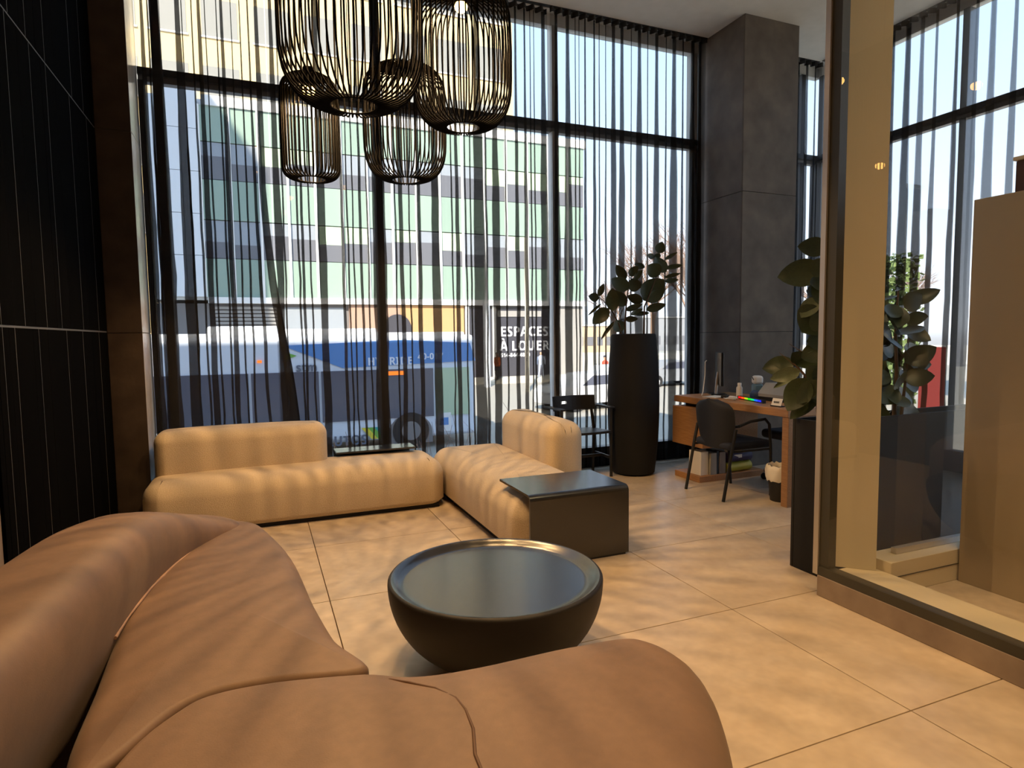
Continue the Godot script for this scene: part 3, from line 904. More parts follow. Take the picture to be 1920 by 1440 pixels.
func _tall_planter() -> void:
	var pot := thing("tall_planter", "tall round black barrel planter standing before the window", "planter", Vector3(3.36, 0, -5.13))
	var m := MB.new()
	var prof := [Vector2(0.0, 0.0), Vector2(0.165, 0.0), Vector2(0.185, 0.012)]
	for k in 13:
		var f := float(k) / 12
		prof.append(Vector2(0.19 + 0.058 * pow(sin(PI * (0.06 + 0.86 * f)), 0.8), 0.02 + 1.325 * f))
	prof.append(Vector2(0.2, 1.355)); prof.append(Vector2(0.185, 1.352)); prof.append(Vector2(0.183, 1.30))
	m.lathe(Vector3.ZERO, prof, 48)
	part(pot, "pot", m, M.planter_black)
	m = MB.new(); m.lathe(Vector3.ZERO, [Vector2(0.183, 1.305), Vector2(0.1, 1.315), Vector2(0.0, 1.318)], 24)
	part(pot, "soil", m, M.soil)
	var t := thing("rubber_plant", "leafy rubber plant growing in the tall round planter", "plant", Vector3(3.36, 1.318, -5.13))
	var rt := Vector3(0.926, 0, 0.377)
	var dp := Vector3(0.377, 0, -0.926)
	var r2 := RandomNumberGenerator.new(); r2.seed = 4
	var P := func(x: float, y: float, z: float) -> Vector3:
		return rt * ((x - 640.0) / 1061.0) + Vector3.UP * ((1030.0 - y) / 1061.0 + 0.037) + dp * z
	var L := [[905, 215, 945, 95, 80], [850, 260, 770, 240, 45], [920, 235, 840, 255, 40], [950, 420, 850, 260, 110], [890, 445, 770, 345, 120], [770, 350, 655, 320, 50], [940, 290, 1070, 220, 30], [960, 370, 1135, 345, 40], [950, 465, 1105, 430, 32], [965, 500, 1110, 480, 42], [740, 690, 950, 480, 190], [790, 690, 960, 590, 90], [650, 480, 745, 380, 50], [600, 440, 690, 345, 70], [570, 480, 475, 320, 80], [585, 580, 410, 470, 120], [590, 530, 740, 530, 110], [570, 740, 410, 590, 110], [750, 700, 590, 640, 80], [420, 800, 410, 570, 105], [380, 770, 215, 925, 110], [295, 660, 185, 640, 75], [290, 640, 335, 520, 50], [310, 720, 175, 840, 22], [440, 900, 310, 1090, 32], [560, 790, 730, 730, 50], [770, 790, 960, 735, 70], [600, 840, 730, 775, 40], [650, 830, 815, 820, 38], [560, 880, 680, 880, 50], [520, 1005, 460, 890, 110]]
	var i := 0
	for q in L:
		var z0 := r2.randf_range(-0.07, 0.07)
		var tilt := r2.randf_range(-0.35, 0.35)
		_add_leaf(t, P.call(q[0], q[1], z0), P.call(q[2], q[3], z0 + r2.randf_range(-0.06, 0.02)), q[4] / 1061.0 * 1.3, (-dp + Vector3.UP * tilt + rt * r2.randf_range(-0.2, 0.2)), M.leaf_green)
		i += 1
	_stem(t, [P.call(520, 1060, 0), P.call(500, 950, 0), P.call(430, 810, 0), P.call(370, 730, 0), P.call(290, 650, 0)], 0.011, 0.003)
	_stem(t, [P.call(560, 1065, 0.02), P.call(555, 900, 0), P.call(565, 740, 0), P.call(590, 540, 0), P.call(600, 420, 0)], 0.011, 0.004)
	_stem(t, [P.call(745, 1065, 0), P.call(748, 900, 0), P.call(750, 760, 0), P.call(820, 590, 0), P.call(885, 420, 0), P.call(910, 210, 0)], 0.011, 0.003)

func _black_armchair() -> void:
	var t := thing("wooden_armchair", "black wooden armchair with flat arms beside the tall planter", "chair", Vector3(2.815, 0, -5.21))
	for s in [-1.0, 1.0]:
		var f := MB.new(); f.tube([Vector3(0.262 * s, 0, 0.135), Vector3(0.262 * s, 0.655, 0.135)], [0.015, 0.017], 8)
		part(t, "leg", f, M.black_wood)
		var r := MB.new(); r.tube([Vector3(0.225 * s, 0, -0.15), Vector3(0.205 * s, 0.43, -0.09), Vector3(0.19 * s, 0.70, -0.135)], [0.014, 0.018, 0.013], 8)
		part(t, "leg", r, M.black_wood)
		var a := MB.new(); a.rbox(Vector3(0.258 * s, 0.664, -0.015), Vector3(0.055, 0.018, 0.36), 0.006, 2)
		part(t, "armrest", a, M.black_wood)
		var rail := MB.new(); rail.rbox(Vector3(0.243 * s, 0.19, 0.0), Vector3(0.016, 0.03, 0.27), 0.005, 2)
		part(t, "stretcher", rail, M.black_wood)
	var st := MB.new(); st.rbox(Vector3(0, 0.19, 0.0), Vector3(0.48, 0.03, 0.016), 0.005, 2)
	part(t, "stretcher", st, M.black_wood)
	# seat with a bowed front
	var poly := PackedVector2Array()
	for k in 13:
		var x := lerpf(-0.25, 0.25, k / 12.0)
		poly.append(Vector2(x, 0.16 + 0.025 * cos(x / 0.25 * PI / 2)))
	poly.append(Vector2(0.215, -0.14)); poly.append(Vector2(-0.215, -0.14))
	var m := MB.new(); m.prism(poly, Vector3(0, 0.445, 0), Vector3.RIGHT, Vector3.BACK, Vector3(0, -0.022, 0))
	part(t, "seat", m, M.black_wood)
	# curved back board with a grip slot, built from four pieces round the slot
	var board := MB.new()
	var bow := func(x: float, y: float, n: float) -> Vector3:
		return Vector3(x, y, -0.16 + n + 0.05 * pow(x / 0.23, 2.0) - 0.12 * (y - 0.64))
	var pieces := [[-0.225, -0.13, 0.625, 0.765], [-0.13, -0.05, 0.625, 0.685], [-0.13, -0.05, 0.712, 0.765], [-0.05, 0.225, 0.625, 0.765]]
	for q in pieces:
		var n := 6
		for k in n:
			var x0 := lerpf(q[0], q[1], float(k) / n)
			var x1 := lerpf(q[0], q[1], float(k + 1) / n)
			board.quad(bow.call(x0, q[2], 0.009), bow.call(x1, q[2], 0.009), bow.call(x1, q[3], 0.009), bow.call(x0, q[3], 0.009))
			board.quad(bow.call(x1, q[2], -0.009), bow.call(x0, q[2], -0.009), bow.call(x0, q[3], -0.009), bow.call(x1, q[3], -0.009))
			board.quad(bow.call(x0, q[3], 0.009), bow.call(x1, q[3], 0.009), bow.call(x1, q[3], -0.009), bow.call(x0, q[3], -0.009))
			board.quad(bow.call(x1, q[2], 0.009), bow.call(x0, q[2], 0.009), bow.call(x0, q[2], -0.009), bow.call(x1, q[2], -0.009))
		for e in [[q[0], -1], [q[1], 1]]:
			board.quad(bow.call(e[0], q[2], -0.009), bow.call(e[0], q[2], 0.009), bow.call(e[0], q[3], 0.009), bow.call(e[0], q[3], -0.009))
	part(t, "backrest", board, M.black_wood)

# ---------------------------------------------------------------- desk and what is on and under it
func _desk_corner() -> void:
	var t := thing("desk", "light oak desk with hanging cabinet and slab leg", "desk", Vector3(3.72, 0, -4.26))
	part(t, "top", rb(Vector3(-0.01, 0.70, -0.70), Vector3(0.66, 0.76, 0.70), 0.004), M.oak)
	part(t, "slab_leg", rb(Vector3(0.0, 0.0, 0.635), Vector3(0.64, 0.699, 0.698), 0.004), M.oak)
	part(t, "cabinet", rb(Vector3(-0.04, 0.31, -0.68), Vector3(0.60, 0.665, -0.24), 0.004), M.oak)
	part(t, "cabinet_rail", bx(Vector3(0.05, 0.666, -0.6), Vector3(0.5, 0.699, -0.3)), M.plinth_black)
	part(t, "plinth", rb(Vector3(-0.07, 0.0, -0.60), Vector3(0.69, 0.055, -0.24), 0.004), M.oak)
	part(t, "plinth_post", bx(Vector3(0.61, 0.056, -0.59), Vector3(0.65, 0.32, -0.52)), M.plinth_black)
	# visitor chair
	var c := thing("visitor_chair", "black visitor chair with rounded padded back facing the oak desk", "chair", Vector3(3.66, 0, -4.14))
	var loop := MB.new()
	for s in [-1.0, 1.0]:
		var m := MB.new(); m.tube([Vector3(-0.255, 0, 0.235 * s), Vector3(-0.17, 0.42, 0.235 * s), Vector3(-0.135, 0.575, 0.235 * s)], 0.013, 8)
		part(c, "leg", m, M.chair_black)
		m = MB.new(); m.tube([Vector3(0.235, 0, 0.235 * s), Vector3(0.215, 0.40, 0.25 * s), Vector3(0.195, 0.60, 0.25 * s), Vector3(0.15, 0.645, 0.25 * s), Vector3(0.0, 0.635, 0.25 * s), Vector3(-0.11, 0.60, 0.24 * s)], 0.012, 8)
		part(c, "leg", m, M.chair_black)
		m = MB.new(); m.tube([Vector3(-0.175, 0.395, 0.235 * s), Vector3(0.215, 0.395, 0.245 * s)], 0.009, 8)
		part(c, "seat_rail", m, M.chair_black)
	var hoop := []
	for k in 13:
		var a := lerpf(-1.0, 1.0, k / 12.0)
		hoop.append(Vector3(-0.115 - 0.065 * (1.0 - a * a), 0.60 - 0.03 * (1.0 - a * a), 0.24 * a))
	loop.tube(hoop, 0.011, 8)
	part(c, "back_hoop", loop, M.metal_black)
	# padded back: curved shield, rounded top
	var rows := []
	var rows2 := []
	for i in 15:
		var f := i / 14.0
		var y := lerpf(0.40, 0.805, f)
		var hw := 0.238 * (1.0 if f < 0.72 else sqrt(maxf(0.0, 1.0 - pow((f - 0.72) / 0.285, 2.6)))) * lerpf(0.80, 1.0, minf(1.0, f * 2.0))
		var row := []
		var row2 := []
		for k in 11:
			var a := lerpf(-1.0, 1.0, k / 10.0)
			var x := -0.13 - 0.10 * (y - 0.45) - 0.045 * (1.0 - a * a)
			row.append(Vector3(x - 0.018 * (1.0 - pow(absf(a), 4.0)), y, hw * a)); row2.append(Vector3(x + 0.018 * (1.0 - pow(absf(a), 4.0)), y, hw * a))
		row2.reverse()
		rows.append(row); rows2.append(row2)
	var m := MB.new(); m.grid(rows); m.grid(rows2)
	part(c, "backrest", m, M.chair_black)
	m = MB.new(); m.rbox(Vector3(0.04, 0.43, 0), Vector3(0.44, 0.065, 0.44), 0.03, 4)
	part(c, "seat", m, M.chair_navy)
	# office chair behind the desk
	c = thing("office_chair", "dark swivel office chair on castors tucked behind the desk", "chair", Vector3(4.44, 0, -4.13))
	for k in 5:
		var a := TAU * k / 5 + 2.9
		var e := Vector3(cos(a) * 0.29, 0.07, sin(a) * 0.29)
		m = MB.new(); m.tube([Vector3(0, 0.105, 0), e + Vector3(0, 0.015, 0)], [0.028, 0.018], 8)
		part(c, "base_arm", m, M.chair_black)
		m = MB.new(); m.cyl(e + Vector3(-0.012, -0.04, 0.012), e + Vector3(0.012, -0.04, -0.012), 0.03, 14)
		part(c, "castor", m, M.plinth_black)
	m = MB.new(); m.cyl(Vector3(0, 0.10, 0), Vector3(0, 0.40, 0), 0.028, 12)
	part(c, "column", m, M.chair_black)
	m = MB.new(); m.rbox(Vector3(0, 0.44, 0), Vector3(0.46, 0.08, 0.46), 0.035, 4)
	part(c, "seat", m, M.chair_navy)
	m = MB.new(); m.rbox(Vector3(0.25, 0.74, 0), Vector3(0.06, 0.46, 0.42), 0.028, 4, Basis(Vector3.BACK, -0.12))
	part(c, "backrest", m, M.chair_navy)
	for s in [-1.0, 1.0]:
		m = MB.new(); m.tube([Vector3(0.15, 0.44, 0.25 * s), Vector3(0.12, 0.62, 0.26 * s), Vector3(-0.1, 0.64, 0.26 * s)], 0.013, 8)
		part(c, "armrest", m, M.chair_black)
	# screen seen nearly edge-on
	var mon := thing("monitor", "thin black monitor seen almost edge-on at the window end of desk", "monitor", Vector3(4.10, 0.76, -4.78), -0.52)
	m = MB.new(); m.rbox(Vector3(0, 0.25, 0), Vector3(0.024, 0.32, 0.30), 0.008, 2)
	part(mon, "housing", m, M.metal_black)
	part(mon, "screen", bx(Vector3(0.0125, 0.10, -0.14), Vector3(0.0135, 0.40, 0.14)), M.window_dark)
	m = MB.new(); m.tube([Vector3(-0.03, 0.012, 0), Vector3(-0.02, 0.15, 0), Vector3(-0.01, 0.22, 0)], 0.014, 8)
	part(mon, "stand", m, M.steel_pale)
	part(mon, "foot", rb(Vector3(-0.09, 0, -0.09), Vector3(0.06, 0.012, 0.09), 0.004), M.metal_black)
	m = MB.new(); m.tube([Vector3(3.86, 0.767, -4.74), Vector3(3.90, 0.80, -4.77), Vector3(3.945, 0.95, -4.80), Vector3(3.955, 1.08, -4.81), Vector3(3.975, 1.09, -4.815)], 0.005, 6)
	solo("monitor_cable", m, M.plastic_white, "thin white cable rising behind the monitor", "cable")
	# white bottle
	var b := thing("bottle", "small white plastic bottle standing on the oak desk", "bottle", Vector3(4.12, 0.76, -4.53))
	m = MB.new(); m.lathe(Vector3.ZERO, [Vector2(0, 0), Vector2(0.026, 0), Vector2(0.028, 0.004), Vector2(0.028, 0.085), Vector2(0.016, 0.102), Vector2(0.014, 0.105)], 20)
	part(b, "body", m, M.plastic_white)
	m = MB.new(); m.lathe(Vector3.ZERO, [Vector2(0.018, 0.104), Vector2(0.018, 0.128), Vector2(0.0, 0.13)], 20)
	part(b, "cap", m, M.plastic_white)
	# wipes dispenser
	b = thing("wipes_tub", "tall blue and white wipes dispenser on the desk", "tub", Vector3(4.17, 0.76, -4.36), -0.4)
	m = MB.new(); m.rbox(Vector3(0, 0.065, 0), Vector3(0.085, 0.13, 0.085), 0.02, 3)
	part(b, "body", m, M.tub_blue)
	m = MB.new(); m.rbox(Vector3(0, 0.165, 0), Vector3(0.086, 0.078, 0.086), 0.026, 3)
	part(b, "lid", m, M.plastic_white)
	m = MB.new(); m.box(Vector3(-0.0435, 0.178, 0.01), Vector3(0.003, 0.01, 0.04), Basis(Vector3.RIGHT, 0.5))
	part(b, "slot", m, M.plinth_black)
	# printer like grey machine
	b = thing("desk_printer", "grey desktop printer with sloping lid beside rubber plant leaves", "printer", Vector3(4.20, 0.76, -4.05), 0.0)
	m = MB.new()
	m.prism(PackedVector2Array([Vector2(-0.15, 0.035), Vector2(0.15, 0.035), Vector2(0.15, 0.14), Vector2(-0.06, 0.15), Vector2(-0.15, 0.06)]), Vector3(0, 0, -0.18), Vector3.RIGHT, Vector3.UP, Vector3(0, 0, 0.36))
	part(b, "body", m, M.plastic_grey)
	part(b, "base", rb(Vector3(-0.14, 0, -0.17), Vector3(0.14, 0.034, 0.17), 0.006), M.plinth_black)
	m = MB.new(); m.rbox(Vector3(4.07, 0.80, -4.27), Vector3(0.09, 0.08, 0.10), 0.035, 4)
	solo("blue_pouch", m, M.blue_soft, "small dark blue soft pouch leaning by the printer", "pouch")
	# rainbow light bar
	b = thing("light_bar", "glowing rainbow light bar lying along the desk", "light bar", Vector3(3.90, 0.76, -4.16))
	var x0 := Vector3(0.085, 0.0, -0.21)
	var x1 := Vector3(-0.01, 0.0, 0.16)
	var dd := (x1 - x0).normalized()
	var bas := Basis(dd.cross(Vector3.UP), Vector3.UP, -dd)
	m = MB.new(); m.box((x0 + x1) / 2 + Vector3(0, 0.014, 0), Vector3(0.03, 0.028, (x1 - x0).length() + 0.04), bas)
	part(b, "housing", m, M.plinth_black)
	var hues := [Color(1, 0.05, 0.05), Color(1, 0.35, 0.05), Color(0.7, 0.85, 0.1), Color(0.1, 0.9, 0.12), Color(0.05, 0.8, 0.5), Color(0.1, 0.4, 1.0), Color(0.12, 0.16, 1.0)]
	for k in 7:
		var em := std("led_%d" % k, hues[k], 0.5)
		em.emission_enabled = true; em.emission = hues[k]; em.emission_energy_multiplier = 0.9
		m = MB.new(); m.box(x0.lerp(x1, (k + 0.5) / 7.0) + Vector3(-0.0165, 0.017, -0.004), Vector3(0.004, 0.015, 0.05), bas)
		part(b, "light_segment", m, em)
	# name card
	b = thing("name_card", "small white card in black holder near the desk corner", "card", Vector3(3.80, 0.76, -3.76), 0.0)
	m = MB.new(); m.box(Vector3(0.0, 0.036, 0), Vector3(0.003, 0.062, 0.10), Basis(Vector3.BACK, -0.35))
	part(b, "card", m, M.paper_white)
	part(b, "holder", bx(Vector3(-0.014, 0, -0.055), Vector3(0.028, 0.010, 0.055)), M.plinth_black)
	var tx := TextMesh.new()
	tx.text = "GAME"; tx.font_size = 16; tx.pixel_size = 0.0013; tx.depth = 0.001
	var fnt := SystemFont.new(); fnt.font_names = PackedStringArray(["Droid Sans"]); fnt.font_weight = 700
	tx.font = fnt
	var lt := part(b, "lettering", tx, M.plinth_black)
	lt.transform = Transform3D(Basis(Vector3.UP, -PI / 2) * Basis(Vector3.RIGHT, -0.35), Vector3(-0.004, 0.036, 0))
	# scattered papers and small things
	var pp := [[3.92, -4.62, 0.21, 0.15, 0.3], [3.97, -4.44, 0.18, 0.13, -0.4]]
	for i in 2:
		m = MB.new(); m.box(Vector3(pp[i][0], 0.763 + 0.001 * i, pp[i][1]), Vector3(pp[i][2], 0.004, pp[i][3]), Basis(Vector3.UP, pp[i][4]))
		solo("paper_stack", m, M.paper_white, ["small loose papers near the monitor foot", "small loose papers by the white bottle"][i], "papers")
	m = MB.new(); m.rbox(Vector3(3.93, 0.774, -4.50), Vector3(0.10, 0.026, 0.05), 0.01, 2, Basis(Vector3.UP, 0.5))
	solo("glasses_case", m, M.plinth_black, "small dark case lying among the papers on the desk", "case")
	m = MB.new(); m.rbox(Vector3(3.86, 0.778, -4.33), Vector3(0.035, 0.034, 0.07), 0.012, 2)
	solo("stapler", m, M.plastic_white, "small white stapler at the red end of the light bar", "stapler")
	# on the plinth: paper bags and binders
	var bags := [[Vector3(3.735, 0.056, -4.62), Vector3(0.09, 0.215, 0.16), 0.05, M.paper_white, "white paper bag on the plinth, nearest the window"], [Vector3(3.825, 0.056, -4.60), Vector3(0.07, 0.20, 0.16), 0.0, M.plastic_grey, "greyish paper bag standing behind the white one on plinth"], [Vector3(3.935, 0.056, -4.60), Vector3(0.075, 0.20, 0.14), 0.0, M.taupe_stone, "beige paper bag on plinth beside the black binder"]]
	for q in bags:
		var g := thing("paper_bag", q[4], "bag", q[0], q[2], "paper bags under the desk")
		var s: Vector3 = q[1]
		m = MB.new()
		m.quad(Vector3(-s.x / 2, 0, s.z / 2), Vector3(s.x / 2, 0, s.z / 2), Vector3(s.x / 2 * 0.9, s.y, s.z / 2), Vector3(-s.x / 2 * 0.9, s.y, s.z / 2))
		m.quad(Vector3(s.x / 2, 0, -s.z / 2), Vector3(-s.x / 2, 0, -s.z / 2), Vector3(-s.x / 2 * 0.9, s.y, -s.z / 2), Vector3(s.x / 2 * 0.9, s.y, -s.z / 2))
		m.quad(Vector3(-s.x / 2, 0, -s.z / 2), Vector3(-s.x / 2, 0, s.z / 2), Vector3(-s.x / 2 * 0.9, s.y, s.z / 2), Vector3(-s.x / 2 * 0.9, s.y, -s.z / 2))
		m.quad(Vector3(s.x / 2, 0, s.z / 2), Vector3(s.x / 2, 0, -s.z / 2), Vector3(s.x / 2 * 0.9, s.y, -s.z / 2), Vector3(s.x / 2 * 0.9, s.y, s.z / 2))
		m.quad(Vector3(-s.x / 2, 0.001, -s.z / 2), Vector3(s.x / 2, 0.001, -s.z / 2), Vector3(s.x / 2, 0.001, s.z / 2), Vector3(-s.x / 2, 0.001, s.z / 2))
		part(g, "sides", m, q[3])
		part(g, "contents", bx(Vector3(-s.x * 0.38, 0.01, -s.z * 0.4), Vector3(s.x * 0.38, s.y - 0.03, s.z * 0.4)), M.bin_black)
	solo("binder", rb(Vector3(3.866, 0.056, -4.68), Vector3(3.893, 0.27, -4.53), 0.003), M.bin_black, "black binder standing upright between paper bags on plinth", "binder")
	# stack of magazines and rolls on a low shelf behind
	for k in 5:
		m = MB.new(); m.box(Vector3(4.10, 0.066 + 0.021 * k, -4.76), Vector3(0.22, 0.018, 0.14), Basis(Vector3.UP, 0.06 * sin(k * 2.1)))
		solo("magazine", m, [M.paper_white, M.plastic_grey, M.taupe_stone][k % 3], ["lowest", "second lowest", "middle", "second from top", "topmost"][k] + " thin magazine in the pile on the desk plinth", "magazine", "pile of magazines")
	# wrapped rolls lying on the plinth
	m = MB.new(); m.tube([Vector3(3.99, 0.1005, -4.56), Vector3(4.29, 0.1005, -4.58)], 0.045, 18)
	solo("yellow_roll", m, M.yellow_roll, "yellow wrapped roll lying on the desk plinth", "roll")
	var roll := thing("purple_roll", "dark purple roll with pale sticker, on top of the yellow roll", "roll", Vector3(4.14, 0.194, -4.57))
	m = MB.new(); m.tube([Vector3(-0.15, 0, 0.01), Vector3(0.15, 0, -0.01)], 0.048, 18)
	part(roll, "wrap", m, M.purple_roll)
	m = MB.new(); m.box(Vector3(-0.03, 0.01, 0.0475), Vector3(0.09, 0.03, 0.004))
	part(roll, "sticker", m, M.paper_white)
	solo("cardboard_box", rb(Vector3(4.225, 0.056, -4.84), Vector3(4.315, 0.24, -4.70), 0.003), M.cardboard, "small brown cardboard box at the back of the desk plinth", "box")
	# waste bin with liner
	b = thing("waste_bin", "black waste bin with white liner against the desk leg", "bin", Vector3(3.86, 0, -3.755))
	m = MB.new(); m.lathe(Vector3.ZERO, [Vector2(0, 0), Vector2(0.085, 0), Vector2(0.108, 0.24), Vector2(0.102, 0.24), Vector2(0.082, 0.012), Vector2(0, 0.012)], 24)
	part(b, "bin_body", m, M.bin_black)
	var lin := []
	for q in [Vector2(0.098, 0.06), Vector2(0.113, 0.225), Vector2(0.118, 0.15), Vector2(0.122, 0.20), Vector2(0.116, 0.275), Vector2(0.10, 0.29), Vector2(0.09, 0.26)]: pass
	var prof := [Vector2(0.113, 0.165), Vector2(0.122, 0.19), Vector2(0.124, 0.25), Vector2(0.116, 0.285), Vector2(0.10, 0.29), Vector2(0.09, 0.25), Vector2(0.08, 0.1)]
	var lr := []
	for q in prof:
		var row := []
		for k in 32:
			var a := TAU * k / 32
			var w: float = q.x * (1.0 + 0.03 * sin(k * 1.9 + q.y * 30.0))
			row.append(Vector3(cos(a) * w, q.y + 0.008 * sin(k * 2.7), sin(a) * w))
		lr.append(row)
	m = MB.new(); m.grid(lr, true)
	part(b, "liner", m, M.bin_liner)

# ---------------------------------------------------------------- long planter behind the glass corner
func _near_planter() -> void:
	var t := thing("long_planter", "long black rectangular planter behind the glass vestibule corner", "planter", Vector3(3.75, 0, -2.557))
	var m := MB.new()
	part(t, "side", rb(Vector3(-0.95, 0, 0.075), Vector3(0.95, 0.86, 0.095), 0.004, 1), M.planter_black)
	part(t, "side", rb(Vector3(-0.95, 0, -0.095), Vector3(0.95, 0.86, -0.075), 0.004, 1), M.planter_black)
	part(t, "end", rb(Vector3(-0.95, 0, -0.0745), Vector3(-0.93, 0.86, 0.0745), 0.004, 1), M.planter_black)
	part(t, "end", rb(Vector3(0.93, 0, -0.0745), Vector3(0.95, 0.86, 0.0745), 0.004, 1), M.planter_black)
	part(t, "soil", bx(Vector3(-0.93, 0.3, -0.075), Vector3(0.93, 0.80, 0.075)), M.soil)
	var p := thing("rubber_plant", "rubber plant spilling large drooping leaves over the planter end by the desk", "plant", Vector3(2.9, 0.80, -2.55))
	var rt := Vector3(0.663, 0, 0.749)
	var dp := Vector3(0.749, 0, -0.663)
	var P := func(x: float, y: float, z: float) -> Vector3:
		return rt * ((x - 426.0) / 1206.0) + Vector3.UP * ((1315.0 - y) / 1206.0) + dp * z
	var L := [[445, 95, 260, 82, 100, 0], [420, 235, 138, 278, 150, 0], [425, 290, 395, 475, 95, 0], [385, 430, 292, 560, 85, 1], [435, 510, 300, 660, 190, 0], [395, 700, 325, 800, 45, 1], [435, 850, 272, 882, 65, 0], [255, 870, 52, 908, 112, 0], [295, 918, 110, 975, 74, 1], [292, 922, 128, 1040, 40, 1], [335, 965, 222, 1185, 135, 0], [395, 975, 285, 1135, 85, 0], [410, 1050, 238, 1245, 85, 0], [440, 720, 330, 720, 90, 0], [450, 160, 520, 60, 120, 0], [460, 980, 380, 900, 90, 0], [430, 400, 320, 380, 110, 0], [440, 620, 350, 560, 100, 0], [420, 780, 300, 830, 100, 0], [430, 900, 350, 990, 110, 0], [440, 1000, 400, 1140, 110, 0], [430, 180, 370, 300, 100, 0], [440, 330, 340, 330, 90, 0], [450, 760, 380, 660, 110, 0], [330, 880, 240, 800, 90, 0], [410, 1020, 330, 1080, 110, 1]]
	var r2 := RandomNumberGenerator.new(); r2.seed = 9
	for q in L:
		var z0 := r2.randf_range(-0.06, 0.06)
		_add_leaf(p, P.call(q[0], q[1], z0), P.call(q[2], q[3], z0 - 0.04), q[4] / 1180.0 * 1.3, -dp + Vector3.UP * r2.randf_range(-0.1, 0.5), M.leaf_pale if q[5] else M.leaf_green)
	_stem(p, [P.call(440, 1320, 0), P.call(450, 900, 0), P.call(450, 600, 0), P.call(440, 300, 0), P.call(450, 90, 0)], 0.012, 0.004)
	_stem(p, [P.call(420, 1320, 0), P.call(390, 1030, 0), P.call(290, 910, 0), P.call(250, 868, 0)], 0.010, 0.004)
	_stem(p, [P.call(255, 880, 0), P.call(210, 840, 0), P.call(160, 795, 0)], 0.003, 0.0015)
	_stem(p, [P.call(330, 805, 0), P.call(270, 770, 0), P.call(220, 735, 0)], 0.003, 0.0015)
	# second plant seen through the glass
	p = thing("rubber_plant", "dense rubber plant in the long planter, seen through the glass", "plant", Vector3(3.50, 0.80, -2.557))
	for k in 46:
		var h := r2.randf_range(0.02, 0.74)
		var a := r2.randf_range(0, TAU)
		var s := Vector3(cos(a) * 0.05, h, sin(a) * 0.04)
		var l := r2.randf_range(0.16, 0.24)
		var e := s + Vector3(cos(a) * l * 0.9, r2.randf_range(-0.12, 0.14), sin(a) * l * 0.6)
		_add_leaf(p, s, e, r2.randf_range(0.10, 0.16), Vector3(-0.5, 0.6, 0.86), M.leaf_green)
	_stem(p, [Vector3(0, 0, 0), Vector3(0.01, 0.3, 0), Vector3(-0.01, 0.55, 0), Vector3(0.0, 0.78, 0)], 0.013, 0.005)
	_stem(p, [Vector3(0.03, 0, 0.02), Vector3(0.08, 0.3, 0.01), Vector3(0.10, 0.5, 0.0)], 0.011, 0.004)

# ---------------------------------------------------------------- the street outside
func _text(parent: Node3D, s: String, at: Vector3, height: float, mat: Material, bold := true) -> void:
	var tx := TextMesh.new()
	tx.text = s; tx.font_size = 64; tx.pixel_size = height / 46.0; tx.depth = 0.02
	tx.horizontal_alignment = HORIZONTAL_ALIGNMENT_LEFT
	var fnt := SystemFont.new(); fnt.font_names = PackedStringArray(["Droid Sans"])
	if bold: fnt.font_weight = 700
	tx.font = fnt
	var o := part(parent, "lettering", tx, mat)
	o.position = at

func _outside() -> void:
	var gy := -1.55
	setting("street", bx(Vector3(-40, gy - 0.3, -36.0), Vector3(60, gy, GLASS_Z - 0.15)), M.asphalt)
	setting("far_pavement", bx(Vector3(-40, gy - 0.3, -41.0), Vector3(24, gy + 0.18, -36.0)), M.pavement)
	setting("far_ground", bx(Vector3(-60, gy - 0.4, -120.0), Vector3(140, gy - 0.02, -36.1)), M.pavement)
	setting("near_pavement", bx(Vector3(-12, gy, -9.2), Vector3(40, gy + 0.15, GLASS_Z - 0.16)), M.pavement)
	setting("near_kerb", bx(Vector3(-12, gy, -9.5), Vector3(40, gy + 0.17, -9.21)), M.kerb_white)
	setting("side_ground", bx(Vector3(6.5, gy - 0.3, GLASS_Z - 0.14), Vector3(60, gy - 0.05, 30)), M.pavement)
	_green_building()
	var nt := thing("neighbour_tower", "stone tower on our side of the street, left of the picture", "building", Vector3(-27, gy, -7.2))
	part(nt, "wall", bx(Vector3(-9, 0, -2.8), Vector3(9, 40.4, 2.9)), M.taupe_stone)
	part(nt, "roof", bx(Vector3(-9, 40.4, -2.8), Vector3(9, 40.6, 2.9)), M.white_stone)
	_cream_building()
	_bus()
	_street_things(gy)

